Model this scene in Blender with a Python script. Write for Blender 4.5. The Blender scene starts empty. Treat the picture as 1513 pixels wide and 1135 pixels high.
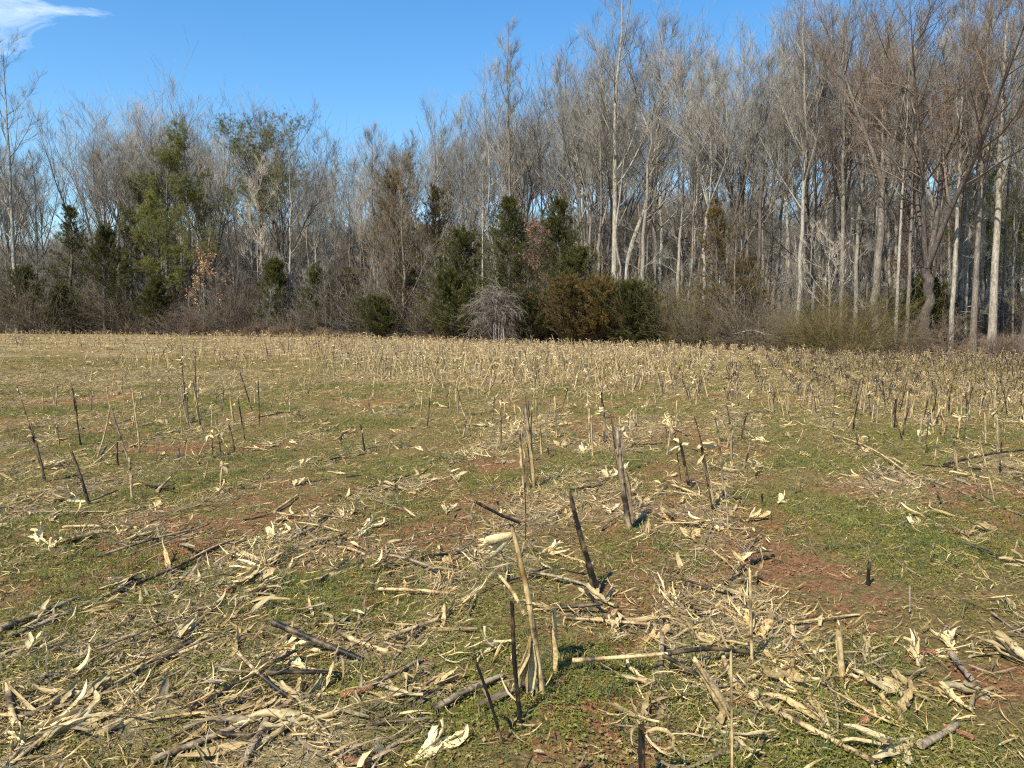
import bpy, math, random
import numpy as np
from mathutils import Vector, Matrix, Euler

sc = bpy.context.scene
COL = sc.collection
R = math.radians
PI = math.pi

# ------------------------------------------------------------------ camera
CAM_H = 1.6
PITCH = 4.45
FPX = 1143.0          # focal length in pixels of the 1513 px wide photograph
cam_d = bpy.data.cameras.new('camera')
cam = bpy.data.objects.new('camera', cam_d)
COL.objects.link(cam)
cam.location = (0, 0, CAM_H)
cam.rotation_euler = (R(90 - PITCH), 0, 0)
cam_d.sensor_width = 36
cam_d.lens = 36 * FPX / 1513
cam_d.clip_end = 3000
sc.camera = cam

# ------------------------------------------------------------------ light
SUN_EL, SUN_AZ = 50.0, 216.0       # azimuth clockwise from +Y: behind the camera, to the left
world = bpy.data.worlds.new("World")
sc.world = world
world.use_nodes = True
nt = world.node_tree
for n in list(nt.nodes):
    nt.nodes.remove(n)
w_out = nt.nodes.new('ShaderNodeOutputWorld')
w_bg = nt.nodes.new('ShaderNodeBackground')
sky = nt.nodes.new('ShaderNodeTexSky')
sky.sky_type = 'NISHITA'
sky.sun_disc = False
sky.sun_elevation = R(SUN_EL)
sky.sun_rotation = R(SUN_AZ)
sky.altitude = 250
sky.air_density = 1.25
sky.dust_density = 0.15
sky.ozone_density = 4.0
w_bg.inputs['Strength'].default_value = 0.108
# thin cirrus, mostly high on the left
tc = nt.nodes.new('ShaderNodeTexCoord')
mp = nt.nodes.new('ShaderNodeMapping')
mp.inputs['Rotation'].default_value = (0, 0.25, 0.5)
mp.inputs['Scale'].default_value = (3.0, 3.0, 14.0)
nz = nt.nodes.new('ShaderNodeTexNoise')
nz.inputs['Scale'].default_value = 1.6
nz.inputs['Detail'].default_value = 8
nz.inputs['Roughness'].default_value = 0.62
nz.inputs['Distortion'].default_value = 0.6
dp = nt.nodes.new('ShaderNodeVectorMath'); dp.operation = 'DOT_PRODUCT'
cdir = Vector((-0.70, 1.0, 0.50)).normalized()
dp.inputs[1].default_value = cdir
mr = nt.nodes.new('ShaderNodeMapRange')
mr.inputs['From Min'].default_value = 0.982
mr.inputs['From Max'].default_value = 1.0
mr.inputs['To Min'].default_value = -0.20
mr.inputs['To Max'].default_value = 0.085
ad = nt.nodes.new('ShaderNodeMath'); ad.operation = 'ADD'
cr = nt.nodes.new('ShaderNodeMapRange')
cr.inputs['From Min'].default_value = 0.50
cr.inputs['From Max'].default_value = 0.84
mx = nt.nodes.new('ShaderNodeMix'); mx.data_type = 'RGBA'
mx.inputs['B'].default_value = (7.6, 8.0, 8.6, 1)
L = nt.links.new
L(tc.outputs['Generated'], mp.inputs['Vector']); L(mp.outputs['Vector'], nz.inputs['Vector'])
L(tc.outputs['Generated'], dp.inputs[0]); L(dp.outputs['Value'], mr.inputs['Value'])
L(nz.outputs['Fac'], ad.inputs[0]); L(mr.outputs['Result'], ad.inputs[1])
L(ad.outputs['Value'], cr.inputs['Value']); L(cr.outputs['Result'], mx.inputs['Factor'])
hsv = nt.nodes.new('ShaderNodeHueSaturation'); hsv.inputs['Saturation'].default_value = 1.28; hsv.inputs['Value'].default_value = 1.0
L(sky.outputs['Color'], hsv.inputs['Color']); L(hsv.outputs['Color'], mx.inputs['A']); L(mx.outputs['Result'], w_bg.inputs['Color'])
L(w_bg.outputs['Background'], w_out.inputs['Surface'])

sun_d = bpy.data.lights.new('sun', 'SUN')
sun_d.energy = 5.0
sun_d.angle = R(0.5)
sun_d.color = (1.0, 0.92, 0.77)
sun = bpy.data.objects.new('sun', sun_d)
COL.objects.link(sun)
sd = Vector((math.sin(R(SUN_AZ)) * math.cos(R(SUN_EL)), math.cos(R(SUN_AZ)) * math.cos(R(SUN_EL)), math.sin(R(SUN_EL))))
sun.rotation_euler = sd.to_track_quat('Z', 'Y').to_euler()
sun.location = (0, 0, 30)

sc.view_settings.view_transform = 'Standard'
sc.view_settings.look = 'None'
sc.view_settings.gamma = 1.0
sc.view_settings.exposure = 0.88
sc.view_settings.use_curve_mapping = False
sc.cycles.max_bounces = 5
sc.cycles.diffuse_bounces = 3
sc.cycles.glossy_bounces = 1
sc.cycles.transmission_bounces = 2
sc.cycles.use_denoising = False
sc.cycles.filter_width = 1.2

# ------------------------------------------------------------------ numeric helpers
def vnoise(x, y, seed=0):
    x = np.asarray(x, float); y = np.asarray(y, float)
    xi = np.floor(x).astype(np.int64); yi = np.floor(y).astype(np.int64)
    fx = x - xi; fy = y - yi
    fx = fx * fx * (3 - 2 * fx); fy = fy * fy * (3 - 2 * fy)
    def h(a, b):
        v = (a * 374761393 + b * 668265263 + seed * 974634777) & 0xFFFFFFFF
        v = ((v ^ (v >> 13)) * 1274126177) & 0xFFFFFFFF
        v = v ^ (v >> 16)
        return (v & 0xFFFFFF) / float(0xFFFFFF)
    a = h(xi, yi); b = h(xi + 1, yi); c = h(xi, yi + 1); d = h(xi + 1, yi + 1)
    return a + (b - a) * fx + (c - a) * fy + (a - b - c + d) * fx * fy

def fbm(x, y, octs=4, seed=0):
    s = 0; a = 0.5; t = 0
    for o in range(octs):
        s = s + a * vnoise(np.asarray(x) * 2 ** o + 17.3 * o, np.asarray(y) * 2 ** o - 9.1 * o, seed + o)
        t += a; a *= 0.5
    return s / t

def sstep(a, b, x):
    t = np.clip((np.asarray(x, float) - a) / (b - a), 0, 1)
    return t * t * (3 - 2 * t)

EDGE_X = [-400, -50, -15, 5, 20, 33, 70, 400]
EDGE_Y = [150, 75, 68, 60, 52, 48, 34, -90]
def yedge(x):
    return np.interp(x, EDGE_X, EDGE_Y)

ROW_A = R(16)          # crop rows run 16 degrees right of the view axis
ROW_S = 0.76
def rowcoord(x, y):
    return (x * math.cos(ROW_A) - y * math.sin(ROW_A)) / ROW_S

def terrain(x, y):
    x = np.asarray(x, float); y = np.asarray(y, float)
    h = 0.75 * sstep(12, 72, y) * sstep(22, -52, x)
    h = h + 0.10 * (fbm(x / 9, y / 9, 3, 5) - 0.5) * sstep(5, 14, y)
    h = h - 0.32 * sstep(18, 46, y) * sstep(-4, 34, x)
    past = y - yedge(x)
    h = h + 4.5 * sstep(5, 90, past) + 7.0 * sstep(80, 260, past)
    near = 1 - sstep(9, 16, y)
    h = h + near * (0.060 * (fbm(x * 1.4, y * 1.4, 3, 11) - 0.5) + 0.030 * (fbm(x * 7, y * 7, 3, 12) - 0.5))
    h = h + near * 0.014 * np.cos(2 * PI * rowcoord(x, y))
    return h

cp, sp = math.cos(R(PITCH)), math.sin(R(PITCH))
def ray(px, py):
    u = (px - 756.5) / FPX; v = (567.5 - py) / FPX
    return Vector((u, cp + v * sp, -sp + v * cp))
def G(px, py):
    """point of the ground seen at a pixel of the photograph"""
    d = ray(px, py); t = 1.0
    lo = 0.5
    while t < 400:
        p = Vector((0, 0, CAM_H)) + d * t
        if p.z < float(terrain(p.x, p.y)):
            break
        lo = t; t *= 1.03
    hi = t
    for _ in range(25):
        m = (lo + hi) / 2
        p = Vector((0, 0, CAM_H)) + d * m
        if p.z < float(terrain(p.x, p.y)): hi = m
        else: lo = m
    p = Vector((0, 0, CAM_H)) + d * hi
    p.z = float(terrain(p.x, p.y))
    return p
def AT(px, py, Y):
    d = ray(px, py)
    return Vector((0, 0, CAM_H)) + d * (Y / d.y)

# ------------------------------------------------------------------ objects
def mesh_np(name, V, F, mat=None, smooth=False, attrs=None):
    """V (n,3), F (m,k) single face size"""
    me = bpy.data.meshes.new(name)
    V = np.asarray(V, np.float32); F = np.asarray(F, np.int32)
    m, k = F.shape
    me.vertices.add(len(V)); me.vertices.foreach_set('co', V.ravel())
    me.loops.add(m * k); me.loops.foreach_set('vertex_index', F.ravel())
    me.polygons.add(m); me.polygons.foreach_set('loop_start', np.arange(0, m * k, k, dtype=np.int32))
    me.update(calc_edges=True)
    me.polygons.foreach_set('use_smooth', np.full(m, smooth, dtype=bool))
    if attrs:
        for an, av in attrs.items():
            a = me.attributes.new(an, 'FLOAT', 'POINT'); a.data.foreach_set('value', np.asarray(av, np.float32))
    if mat: me.materials.append(mat)
    return me

def link(name, data, parent=None, loc=None, rot=None):
    o = bpy.data.objects.new(name, data); COL.objects.link(o)
    if parent: o.parent = parent
    if loc is not None: o.location = loc
    if rot is not None: o.rotation_euler = rot
    return o
def tag(o, label=None, cat=None, group=None, kind=None):
    if label: o['label'] = label
    if cat: o['category'] = cat
    if group: o['group'] = group
    if kind: o['kind'] = kind
    return o
def empty(name, loc, label, cat, group=None, rot=(0, 0, 0), scale=1):
    o = bpy.data.objects.new(name, None); COL.objects.link(o)
    o.empty_display_size = 0.1
    o.location = loc; o.rotation_euler = rot
    o.scale = (scale,) * 3 if not hasattr(scale, '__len__') else scale
    return tag(o, label, cat, group)
def copy_tree(root, loc, rot, scale, label=None, group=None, color=None):
    c = root.copy(); COL.objects.link(c)
    c.location = loc; c.rotation_euler = rot; c.scale = scale
    if label: c['label'] = label
    if group: c['group'] = group
    for ch in root.children:
        d = ch.copy(); COL.objects.link(d); d.parent = c
        if color and d.name.split('.')[0] in ('trunk', 'limb'): d.color = color
        for g in ch.children:
            e = g.copy(); COL.objects.link(e); e.parent = d
    return c

class Acc:
    """collects tubes / faces (triangles) into one mesh"""
    def __init__(s): s.V = []; s.F = []; s.n = 0
    def add(s, V, F):
        V = np.asarray(V, float).reshape(-1, 3); F = np.asarray(F, np.int64)
        if F.shape[1] == 4:
            F = np.concatenate([F[:, [0, 1, 2]], F[:, [0, 2, 3]]])
        s.V.append(V); s.F.append(F + s.n); s.n += len(V)
    def tubes(s, P, Rr, k=3):
        """P (M,N,3), Rr (M,N)"""
        if len(P) == 0: return
        M, N = P.shape[:2]
        T = np.empty_like(P)
        T[:, 1:-1] = P[:, 2:] - P[:, :-2]; T[:, 0] = P[:, 1] - P[:, 0]; T[:, -1] = P[:, -1] - P[:, -2]
        T /= np.linalg.norm(T, axis=2, keepdims=True) + 1e-9
        mean = P[:, -1] - P[:, 0]; mean /= np.linalg.norm(mean, axis=1, keepdims=True) + 1e-9
        ref = np.where(np.abs(mean[:, 2:3]) > 0.8, np.array([[1.0, 0, 0]]), np.array([[0, 0, 1.0]]))[:, None, :]
        A = np.cross(T, np.broadcast_to(ref, T.shape)); A /= np.linalg.norm(A, axis=2, keepdims=True) + 1e-9
        B = np.cross(T, A)
        an = np.arange(k) * 2 * PI / k
        V = P[:, :, None, :] + Rr[:, :, None, None] * (A[:, :, None, :] * np.cos(an)[None, None, :, None] + B[:, :, None, :] * np.sin(an)[None, None, :, None])
        idx = np.arange(M * N * k).reshape(M, N, k)
        a = idx[:, :-1, :]; b = np.roll(a, -1, axis=2); d = idx[:, 1:, :]; c = np.roll(d, -1, axis=2)
        F = np.stack([a, b, c, d], -1).reshape(-1, 4)
        s.add(V.reshape(-1, 3), F)
    def cones(s, P0, P1, r):
        """pointed three-sided twigs"""
        M = len(P0)
        if M == 0: return
        T = P1 - P0; T /= np.linalg.norm(T, axis=1, keepdims=True) + 1e-9
        ref = np.where(np.abs(T[:, 2:3]) > 0.8, np.array([[1.0, 0, 0]]), np.array([[0, 0, 1.0]]))
        A = np.cross(T, ref); A /= np.linalg.norm(A, axis=1, keepdims=True) + 1e-9
        B = np.cross(T, A)
        r = np.asarray(r).reshape(-1, 1) * np.ones((M, 1))
        V = np.stack([P0 + A * r, P0 + (-0.5 * A + 0.866 * B) * r, P0 + (-0.5 * A - 0.866 * B) * r, P1], 1)
        b = (np.arange(M) * 4)[:, None]
        F = np.concatenate([b + [0, 1, 3], b + [1, 2, 3], b + [2, 0, 3]])
        s.add(V.reshape(-1, 3), F)
    def blades(s, C, D, U, ln, wd):
        """single triangles: base centre C, direction D, side U"""
        M = len(C)
        ln = np.asarray(ln).reshape(-1, 1) * np.ones((M, 1)); wd = np.asarray(wd).reshape(-1, 1) * np.ones((M, 1))
        V = np.stack([C - U * wd / 2, C + U * wd / 2, C + D * ln], 1)
        F = np.arange(M * 3).reshape(M, 3)
        s.add(V.reshape(-1, 3), F)
    def mesh(s, name, mat, smooth=False):
        if not s.V: return None
        return mesh_np(name, np.concatenate(s.V), np.concatenate(s.F), mat, smooth)

def unit(v): return v / (np.linalg.norm(v, axis=-1, keepdims=True) + 1e-9)
def rdir(rng, n): return unit(rng.normal(size=(n, 3)))

# ------------------------------------------------------------------ materials
def newmat(name):
    m = bpy.data.materials.new(name); m.use_nodes = True
    t = m.node_tree
    b = t.nodes['Principled BSDF']
    b.inputs['Specular IOR Level'].default_value = 0.25
    b.inputs['Roughness'].default_value = 0.85
    return m, t, b
def N(t, typ, **kw):
    n = t.nodes.new(typ)
    for k, v in kw.items():
        if k in n.inputs: n.inputs[k].default_value = v
        else: setattr(n, k, v)
    return n
def ramp(t, stops, interp='LINEAR'):
    r = t.nodes.new('ShaderNodeValToRGB'); cr = r.color_ramp; cr.interpolation = interp
    while len(cr.elements) < len(stops): cr.elements.new(0.5)
    for e, (p, c) in zip(cr.elements, stops):
        e.position = p; e.color = (*c, 1) if len(c) == 3 else c
    return r
def noise(t, vec, scale, detail=4, rough=0.6, dist=0.0):
    n = N(t, 'ShaderNodeTexNoise', Scale=scale, Detail=detail, Roughness=rough, Distortion=dist)
    if vec is not None: t.links.new(vec, n.inputs['Vector'])
    return n.outputs['Fac']
def coords(t, which='Object', scale=(1, 1, 1)):
    c = N(t, 'ShaderNodeTexCoord'); m = N(t, 'ShaderNodeMapping')
    m.inputs['Scale'].default_value = scale
    t.links.new(c.outputs[which], m.inputs['Vector'])
    return m.outputs['Vector']
def mix(t, fac, a, b, blend='MIX'):
    m = N(t, 'ShaderNodeMix', data_type='RGBA', blend_type=blend)
    for s, v in (('Factor', fac), ('A', a), ('B', b)):
        if hasattr(v, 'is_output') or hasattr(v, 'links'): t.links.new(v, m.inputs[s])
        elif s == 'Factor': m.inputs[s].default_value = v
        else: m.inputs[s].default_value = (*v, 1)
    return m.outputs['Result']
def math_(t, op, a, b=None, clamp=False):
    m = N(t, 'ShaderNodeMath', operation=op); m.use_clamp = clamp
    for i, v in enumerate((a, b)):
        if v is None: continue
        if hasattr(v, 'links'): t.links.new(v, m.inputs[i])
        else: m.inputs[i].default_value = v
    return m.outputs['Value']
def maprange(t, v, a, b, c=0.0, d=1.0, smooth=False):
    m = N(t, 'ShaderNodeMapRange')
    if smooth: m.interpolation_type = 'SMOOTHSTEP'
    for k, x in (('From Min', a), ('From Max', b), ('To Min', c), ('To Max', d)): m.inputs[k].default_value = x
    t.links.new(v, m.inputs['Value'])
    return m.outputs['Result']
def bump(t, b, h, strength=0.5, dist=0.01):
    n = N(t, 'ShaderNodeBump', Strength=strength, Distance=dist)
    t.links.new(h, n.inputs['Height']); t.links.new(n.outputs['Normal'], b.inputs['Normal'])
def rnd(t): return N(t, 'ShaderNodeObjectInfo').outputs['Random']

def mat_bark(name, dark, mid, light, patch=0.5):
    m, t, b = newmat(name)
    v = coords(t, 'Object', (6, 6, 1.6))
    f = noise(t, v, 2.2, 6, 0.68, 0.4)
    r = ramp(t, [(0.30, dark), (0.50, mid), (0.68, light)])
    t.links.new(f, r.inputs['Fac'])
    v2 = coords(t, 'Object', (1, 1, 0.45))
    p = noise(t, v2, 1.3, 4, 0.6)
    pm = maprange(t, p, 0.48, 0.62)
    c = mix(t, math_(t, 'MULTIPLY', pm, patch), r.outputs['Color'], light)
    dk = maprange(t, noise(t, coords(t, 'Object', (2.4, 2.4, .8)), 2.0, 5, 0.7), 0.52, 0.66)
    c = mix(t, math_(t, 'MULTIPLY', dk, 0.65), c, dark)
    oi = N(t, 'ShaderNodeObjectInfo')
    c = mix(t, 1.0, c, oi.outputs['Color'], 'MULTIPLY')
    t.links.new(c, b.inputs['Base Color'])
    bump(t, b, f, 1.0, 0.06)
    return m
M_bark_pale = mat_bark('pale_bark', (0.12, 0.10, 0.078), (0.27, 0.24, 0.195), (0.45, 0.415, 0.355))
M_bark_grey = mat_bark('grey_bark', (0.065, 0.052, 0.040), (0.165, 0.138, 0.110), (0.30, 0.262, 0.215))
M_bark_dark = mat_bark('dark_bark', (0.03, 0.025, 0.022), (0.09, 0.072, 0.06), (0.18, 0.15, 0.125), 0.3)

def mat_twig(name, a, b_):
    m, t, b = newmat(name)
    v = coords(t, 'Object')
    f = noise(t, v, 0.9, 3, 0.6)
    f2 = noise(t, v, 14, 2, 0.5)
    ff = math_(t, 'ADD', math_(t, 'MULTIPLY', f, 0.6), math_(t, 'MULTIPLY', f2, 0.4))
    ff = maprange(t, ff, 0.40, 0.60)
    t.links.new(mix(t, ff, a, b_), b.inputs['Base Color'])
    return m
M_twig_grey = mat_twig('grey_twigs', (0.125, 0.112, 0.092), (0.285, 0.262, 0.222))
M_twig_pale = mat_twig('pale_twigs', (0.165, 0.148, 0.122), (0.35, 0.322, 0.272))
M_twig_brown = mat_twig('brown_twigs', (0.085, 0.065, 0.043), (0.18, 0.148, 0.104))
M_twig_red = mat_twig('reddish_twigs', (0.095, 0.066, 0.048), (0.205, 0.155, 0.115))
M_twig_dark = mat_twig('dark_twigs', (0.06, 0.045, 0.035), (0.15, 0.12, 0.095))
M_twig_olive = mat_twig('olive_twigs', (0.075, 0.060, 0.022), (0.155, 0.125, 0.050))
M_twig_heap = mat_twig('dull_grey_tan_twigs', (0.10, 0.082, 0.065), (0.23, 0.195, 0.16))
M_twig_tan = mat_twig('bleached_twigs', (0.27, 0.22, 0.17), (0.50, 0.44, 0.36))

def mat_leaf(name, a, b_, c_=None, scale=0.8, trans=0.25, rough=0.6):
    m, t, b = newmat(name)
    v = coords(t, 'Object')
    f = noise(t, v, scale, 3, 0.6)
    f2 = noise(t, v, scale * 12, 2, 0.6)
    ff = math_(t, 'ADD', math_(t, 'MULTIPLY', f, 0.65), math_(t, 'MULTIPLY', f2, 0.35))
    stops = [(0.36, a), (0.62, b_)] if c_ is None else [(0.34, a), (0.50, b_), (0.66, c_)]
    r = ramp(t, stops); t.links.new(ff, r.inputs['Fac'])
    ri = rnd(t)
    hs = N(t, 'ShaderNodeHueSaturation')
    t.links.new(maprange(t, ri, 0, 1, 0.75, 1.25), hs.inputs['Value'])
    t.links.new(r.outputs['Color'], hs.inputs['Color'])
    t.links.new(hs.outputs['Color'], b.inputs['Base Color'])
    b.inputs['Roughness'].default_value = rough
    if trans:
        tr = N(t, 'ShaderNodeBsdfTranslucent'); ms = N(t, 'ShaderNodeMixShader'); ms.inputs[0].default_value = trans
        t.links.new(hs.outputs['Color'], tr.inputs['Color'])
        t.links.new(b.outputs[0], ms.inputs[1]); t.links.new(tr.outputs[0], ms.inputs[2])
        t.links.new(ms.outputs[0], t.nodes['Material Output'].inputs['Surface'])
    return m
M_cedar = mat_leaf('cedar_foliage', (0.028, 0.034, 0.008), (0.066, 0.068, 0.016), (0.125, 0.115, 0.028))
M_cedar_br = mat_leaf('bronzed_cedar_foliage', (0.060, 0.050, 0.014), (0.130, 0.088, 0.026), (0.20, 0.13, 0.042))
M_pine = mat_leaf('pine_needles', (0.070, 0.075, 0.018), (0.150, 0.155, 0.038), (0.23, 0.225, 0.065))
M_tanleaf = mat_leaf('clinging_tan_leaves', (0.30, 0.16, 0.08), (0.50, 0.31, 0.17), None, 2)
M_redleaf = mat_leaf('clinging_russet_leaves', (0.17, 0.08, 0.05), (0.34, 0.19, 0.12), None, 2)
M_bud = mat_leaf('red_buds', (0.10, 0.058, 0.042), (0.20, 0.125, 0.09), None, 2, 0)

def mat_husk(name, a, b_, c_, trans=0.2, lines=(70, 5, 70)):
    m, t, b = newmat(name)
    v = coords(t, 'Object', lines)
    oi = N(t, 'ShaderNodeObjectInfo')
    ad_ = N(t, 'ShaderNodeVectorMath', operation='ADD')
    t.links.new(v, ad_.inputs[0]); t.links.new(math_(t, 'MULTIPLY', oi.outputs['Random'], 50), ad_.inputs[1])
    v = ad_.outputs[0]
    f = noise(t, v, 1.6, 4, 0.6)
    v2 = coords(t, 'Object', (1, 1, 1))
    ad2 = N(t, 'ShaderNodeVectorMath', operation='ADD')
    t.links.new(v2, ad2.inputs[0]); t.links.new(math_(t, 'MULTIPLY', oi.outputs['Random'], 33), ad2.inputs[1])
    g = noise(t, ad2.outputs[0], 9, 4, 0.65)
    ff = math_(t, 'ADD', math_(t, 'MULTIPLY', f, 0.55), math_(t, 'MULTIPLY', g, 0.45))
    r = ramp(t, [(0.34, a), (0.50, b_), (0.62, c_)]); t.links.new(ff, r.inputs['Fac'])
    hs = N(t, 'ShaderNodeHueSaturation')
    t.links.new(maprange(t, oi.outputs['Random'], 0, 1, 0.45, 1.12), hs.inputs['Value'])
    t.links.new(r.outputs['Color'], hs.inputs['Color'])
    # mildew
    mk = maprange(t, g, 0.60, 0.70)
    c = mix(t, math_(t, 'MULTIPLY', mk, 0.5), hs.outputs['Color'], (0.06, 0.048, 0.035))
    c = mix(t, 1.0, c, oi.outputs['Color'], 'MULTIPLY')
    t.links.new(c, b.inputs['Base Color'])
    b.inputs['Roughness'].default_value = 0.55
    bump(t, b, f, 0.8, 0.004)
    tr = N(t, 'ShaderNodeBsdfTranslucent'); ms = N(t, 'ShaderNodeMixShader'); ms.inputs[0].default_value = trans
    t.links.new(c, tr.inputs['Color'])
    t.links.new(b.outputs[0], ms.inputs[1]); t.links.new(tr.outputs[0], ms.inputs[2])
    t.links.new(ms.outputs[0], t.nodes['Material Output'].inputs['Surface'])
    return m
M_husk = mat_husk('pale_husk', (0.42, 0.29, 0.12), (0.68, 0.53, 0.27), (0.84, 0.74, 0.47))
M_leafdry = mat_husk('dry_corn_leaf', (0.24, 0.145, 0.055), (0.49, 0.35, 0.155), (0.70, 0.56, 0.30))
M_leafgrey = mat_husk('weathered_corn_leaf', (0.11, 0.078, 0.046), (0.27, 0.205, 0.125), (0.45, 0.37, 0.25))
M_chaff = mat_husk('chaff', (0.20, 0.115, 0.040), (0.50, 0.35, 0.14), (0.76, 0.62, 0.34), 0.15, (20, 20, 20))

def mat_stalk(name, tan, tan2, dark, lo, hi):
    """object colour red channel > 0.5 = paler, used as darkness control"""
    m, t, b = newmat(name)
    oi = N(t, 'ShaderNodeObjectInfo')
    def shifted(scale, k):
        v = coords(t, 'Object', scale)
        a = N(t, 'ShaderNodeVectorMath', operation='ADD')
        t.links.new(v, a.inputs[0]); t.links.new(math_(t, 'MULTIPLY', oi.outputs['Random'], k), a.inputs[1])
        return a.outputs[0]
    f = noise(t, shifted((70, 70, 5), 40), 1.5, 5, 0.7)
    c = mix(t, maprange(t, f, 0.35, 0.65), tan, tan2)
    c = mix(t, maprange(t, f, 0.44, 0.34), c, (tan[0] * .35, tan[1] * .32, tan[2] * .3))
    g = noise(t, shifted((5, 5, 5), 71), 1.7, 5, 0.62)
    k = maprange(t, g, lo, hi)
    c = mix(t, k, c, dark)
    # orange streaks
    o = noise(t, shifted((9, 9, 3), 15), 2.0, 3, 0.6)
    c = mix(t, math_(t, 'MULTIPLY', maprange(t, o, 0.58, 0.68), 0.55), c, (0.30, 0.15, 0.04))
    c = mix(t, 1.0, c, oi.outputs['Color'], 'MULTIPLY')
    t.links.new(c, b.inputs['Base Color'])
    b.inputs['Roughness'].default_value = 0.5
    bump(t, b, f, 0.6, 0.003)
    return m
M_stalk_tan = mat_stalk('tan_stalk', (0.38, 0.26, 0.11), (0.56, 0.43, 0.23), (0.06, 0.04, 0.024), 0.47, 0.64)
M_stalk_grey = mat_stalk('grey_stalk', (0.17, 0.125, 0.08), (0.34, 0.27, 0.18), (0.035, 0.027, 0.02), 0.46, 0.60)
M_stalk_dark = mat_stalk('blackened_stalk', (0.10, 0.07, 0.042), (0.19, 0.135, 0.075), (0.012, 0.010, 0.009), 0.36, 0.52)
M_black = mat_stalk('black_stalk', (0.012, 0.012, 0.012), (0.022, 0.021, 0.02), (0.008, 0.008, 0.008), 0.4, 0.6)
M_pith = mat_husk('stalk_pith', (0.35, 0.24, 0.12), (0.5, 0.38, 0.22), (0.6, 0.5, 0.33), 0.05, (60, 60, 10))

def mat_cob():
    m, t, b = newmat('cob')
    v = coords(t, 'Object')
    f = noise(t, v, 60, 3, 0.7)
    r = ramp(t, [(0.35, (0.10, 0.040, 0.02)), (0.55, (0.25, 0.115, 0.055)), (0.7, (0.42, 0.25, 0.13))])
    t.links.new(f, r.inputs['Fac']); t.links.new(r.outputs['Color'], b.inputs['Base Color'])
    bump(t, b, f, 0.8, 0.004)
    return m
M_cob = mat_cob()
M_grass = mat_leaf('green_grass', (0.105, 0.110, 0.020), (0.185, 0.190, 0.036), (0.29, 0.28, 0.07), 2, 0.3)
M_grass_blue = mat_leaf('bluish_grass', (0.080, 0.095, 0.034), (0.130, 0.148, 0.055), (0.20, 0.205, 0.085), 2, 0.3)
M_weed = mat_leaf('chickweed', (0.10, 0.11, 0.018), (0.18, 0.185, 0.032), (0.30, 0.29, 0.06), 3, 0.3)
M_moss = mat_leaf('dead_grass', (0.13, 0.095, 0.032), (0.23, 0.18, 0.062), (0.40, 0.32, 0.14), 3, 0.2)
M_edgeweed = mat_leaf('dead_weeds', (0.13, 0.075, 0.04), (0.27, 0.17, 0.09), (0.42, 0.31, 0.18), 1, 0.2)

def mat_ground():
    m, t, b = newmat('field_soil')
    v = coords(t, 'Object')
    at = lambda n: N(t, 'ShaderNodeAttribute', attribute_name=n).outputs['Fac']
    n1 = noise(t, v, 34, 6, 0.7)
    n2 = noise(t, v, 5.5, 5, 0.65)
    n3 = noise(t, v, 120, 3, 0.7)
    n4 = noise(t, v, 0.9, 4, 0.6)
    clay = ramp(t, [(0.30, (0.075, 0.036, 0.014)), (0.50, (0.23, 0.112, 0.042)), (0.70, (0.42, 0.23, 0.10))])
    t.links.new(n1, clay.inputs['Fac'])
    moss = ramp(t, [(0.30, (0.065, 0.042, 0.014)), (0.50, (0.175, 0.125, 0.038)), (0.70, (0.34, 0.26, 0.10))])
    t.links.new(n1, moss.inputs['Fac'])
    green = ramp(t, [(0.32, (0.060, 0.054, 0.014)), (0.52, (0.145, 0.133, 0.032)), (0.72, (0.27, 0.235, 0.075))])
    t.links.new(n1, green.inputs['Fac'])
    tan = ramp(t, [(0.34, (0.14, 0.10, 0.045)), (0.5, (0.34, 0.265, 0.14)), (0.66, (0.58, 0.49, 0.30))])
    t.links.new(n3, tan.inputs['Fac'])
    bare = math_(t, 'ADD', at('bare'), maprange(t, n2, 0.3, 0.7, -0.75, 0.75))
    c = mix(t, maprange(t, math_(t, 'ADD', at('green'), maprange(t, n2, 0.35, 0.65, -0.5, 0.5)), 0.40, 0.60), moss.outputs['Color'], green.outputs['Color'])
    c = mix(t, maprange(t, bare, 0.46, 0.60), c, clay.outputs['Color'])
    tn = math_(t, 'ADD', at('straw'), maprange(t, noise(t, coords(t, 'Object', (7, 16, 7)), 3, 5, 0.75), 0.3, 0.7, -0.5, 0.5))
    c = mix(t, maprange(t, tn, 0.50, 0.80, 0, .8), c, tan.outputs['Color'])
    # leaf mould under the trees
    wd = ramp(t, [(0.34, (0.05, 0.034, 0.021)), (0.52, (0.135, 0.092, 0.055)), (0.7, (0.25, 0.18, 0.11))])
    t.links.new(n1, wd.inputs['Fac'])
    c = mix(t, at('wood'), c, wd.outputs['Color'])
    t.links.new(c, b.inputs['Base Color'])
    b.inputs['Roughness'].default_value = 0.95
    hh = math_(t, 'ADD', math_(t, 'MULTIPLY', n1, 0.7), math_(t, 'MULTIPLY', n3, 0.3))
    bump(t, b, hh, 1.0, 0.06)
    return m

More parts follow.
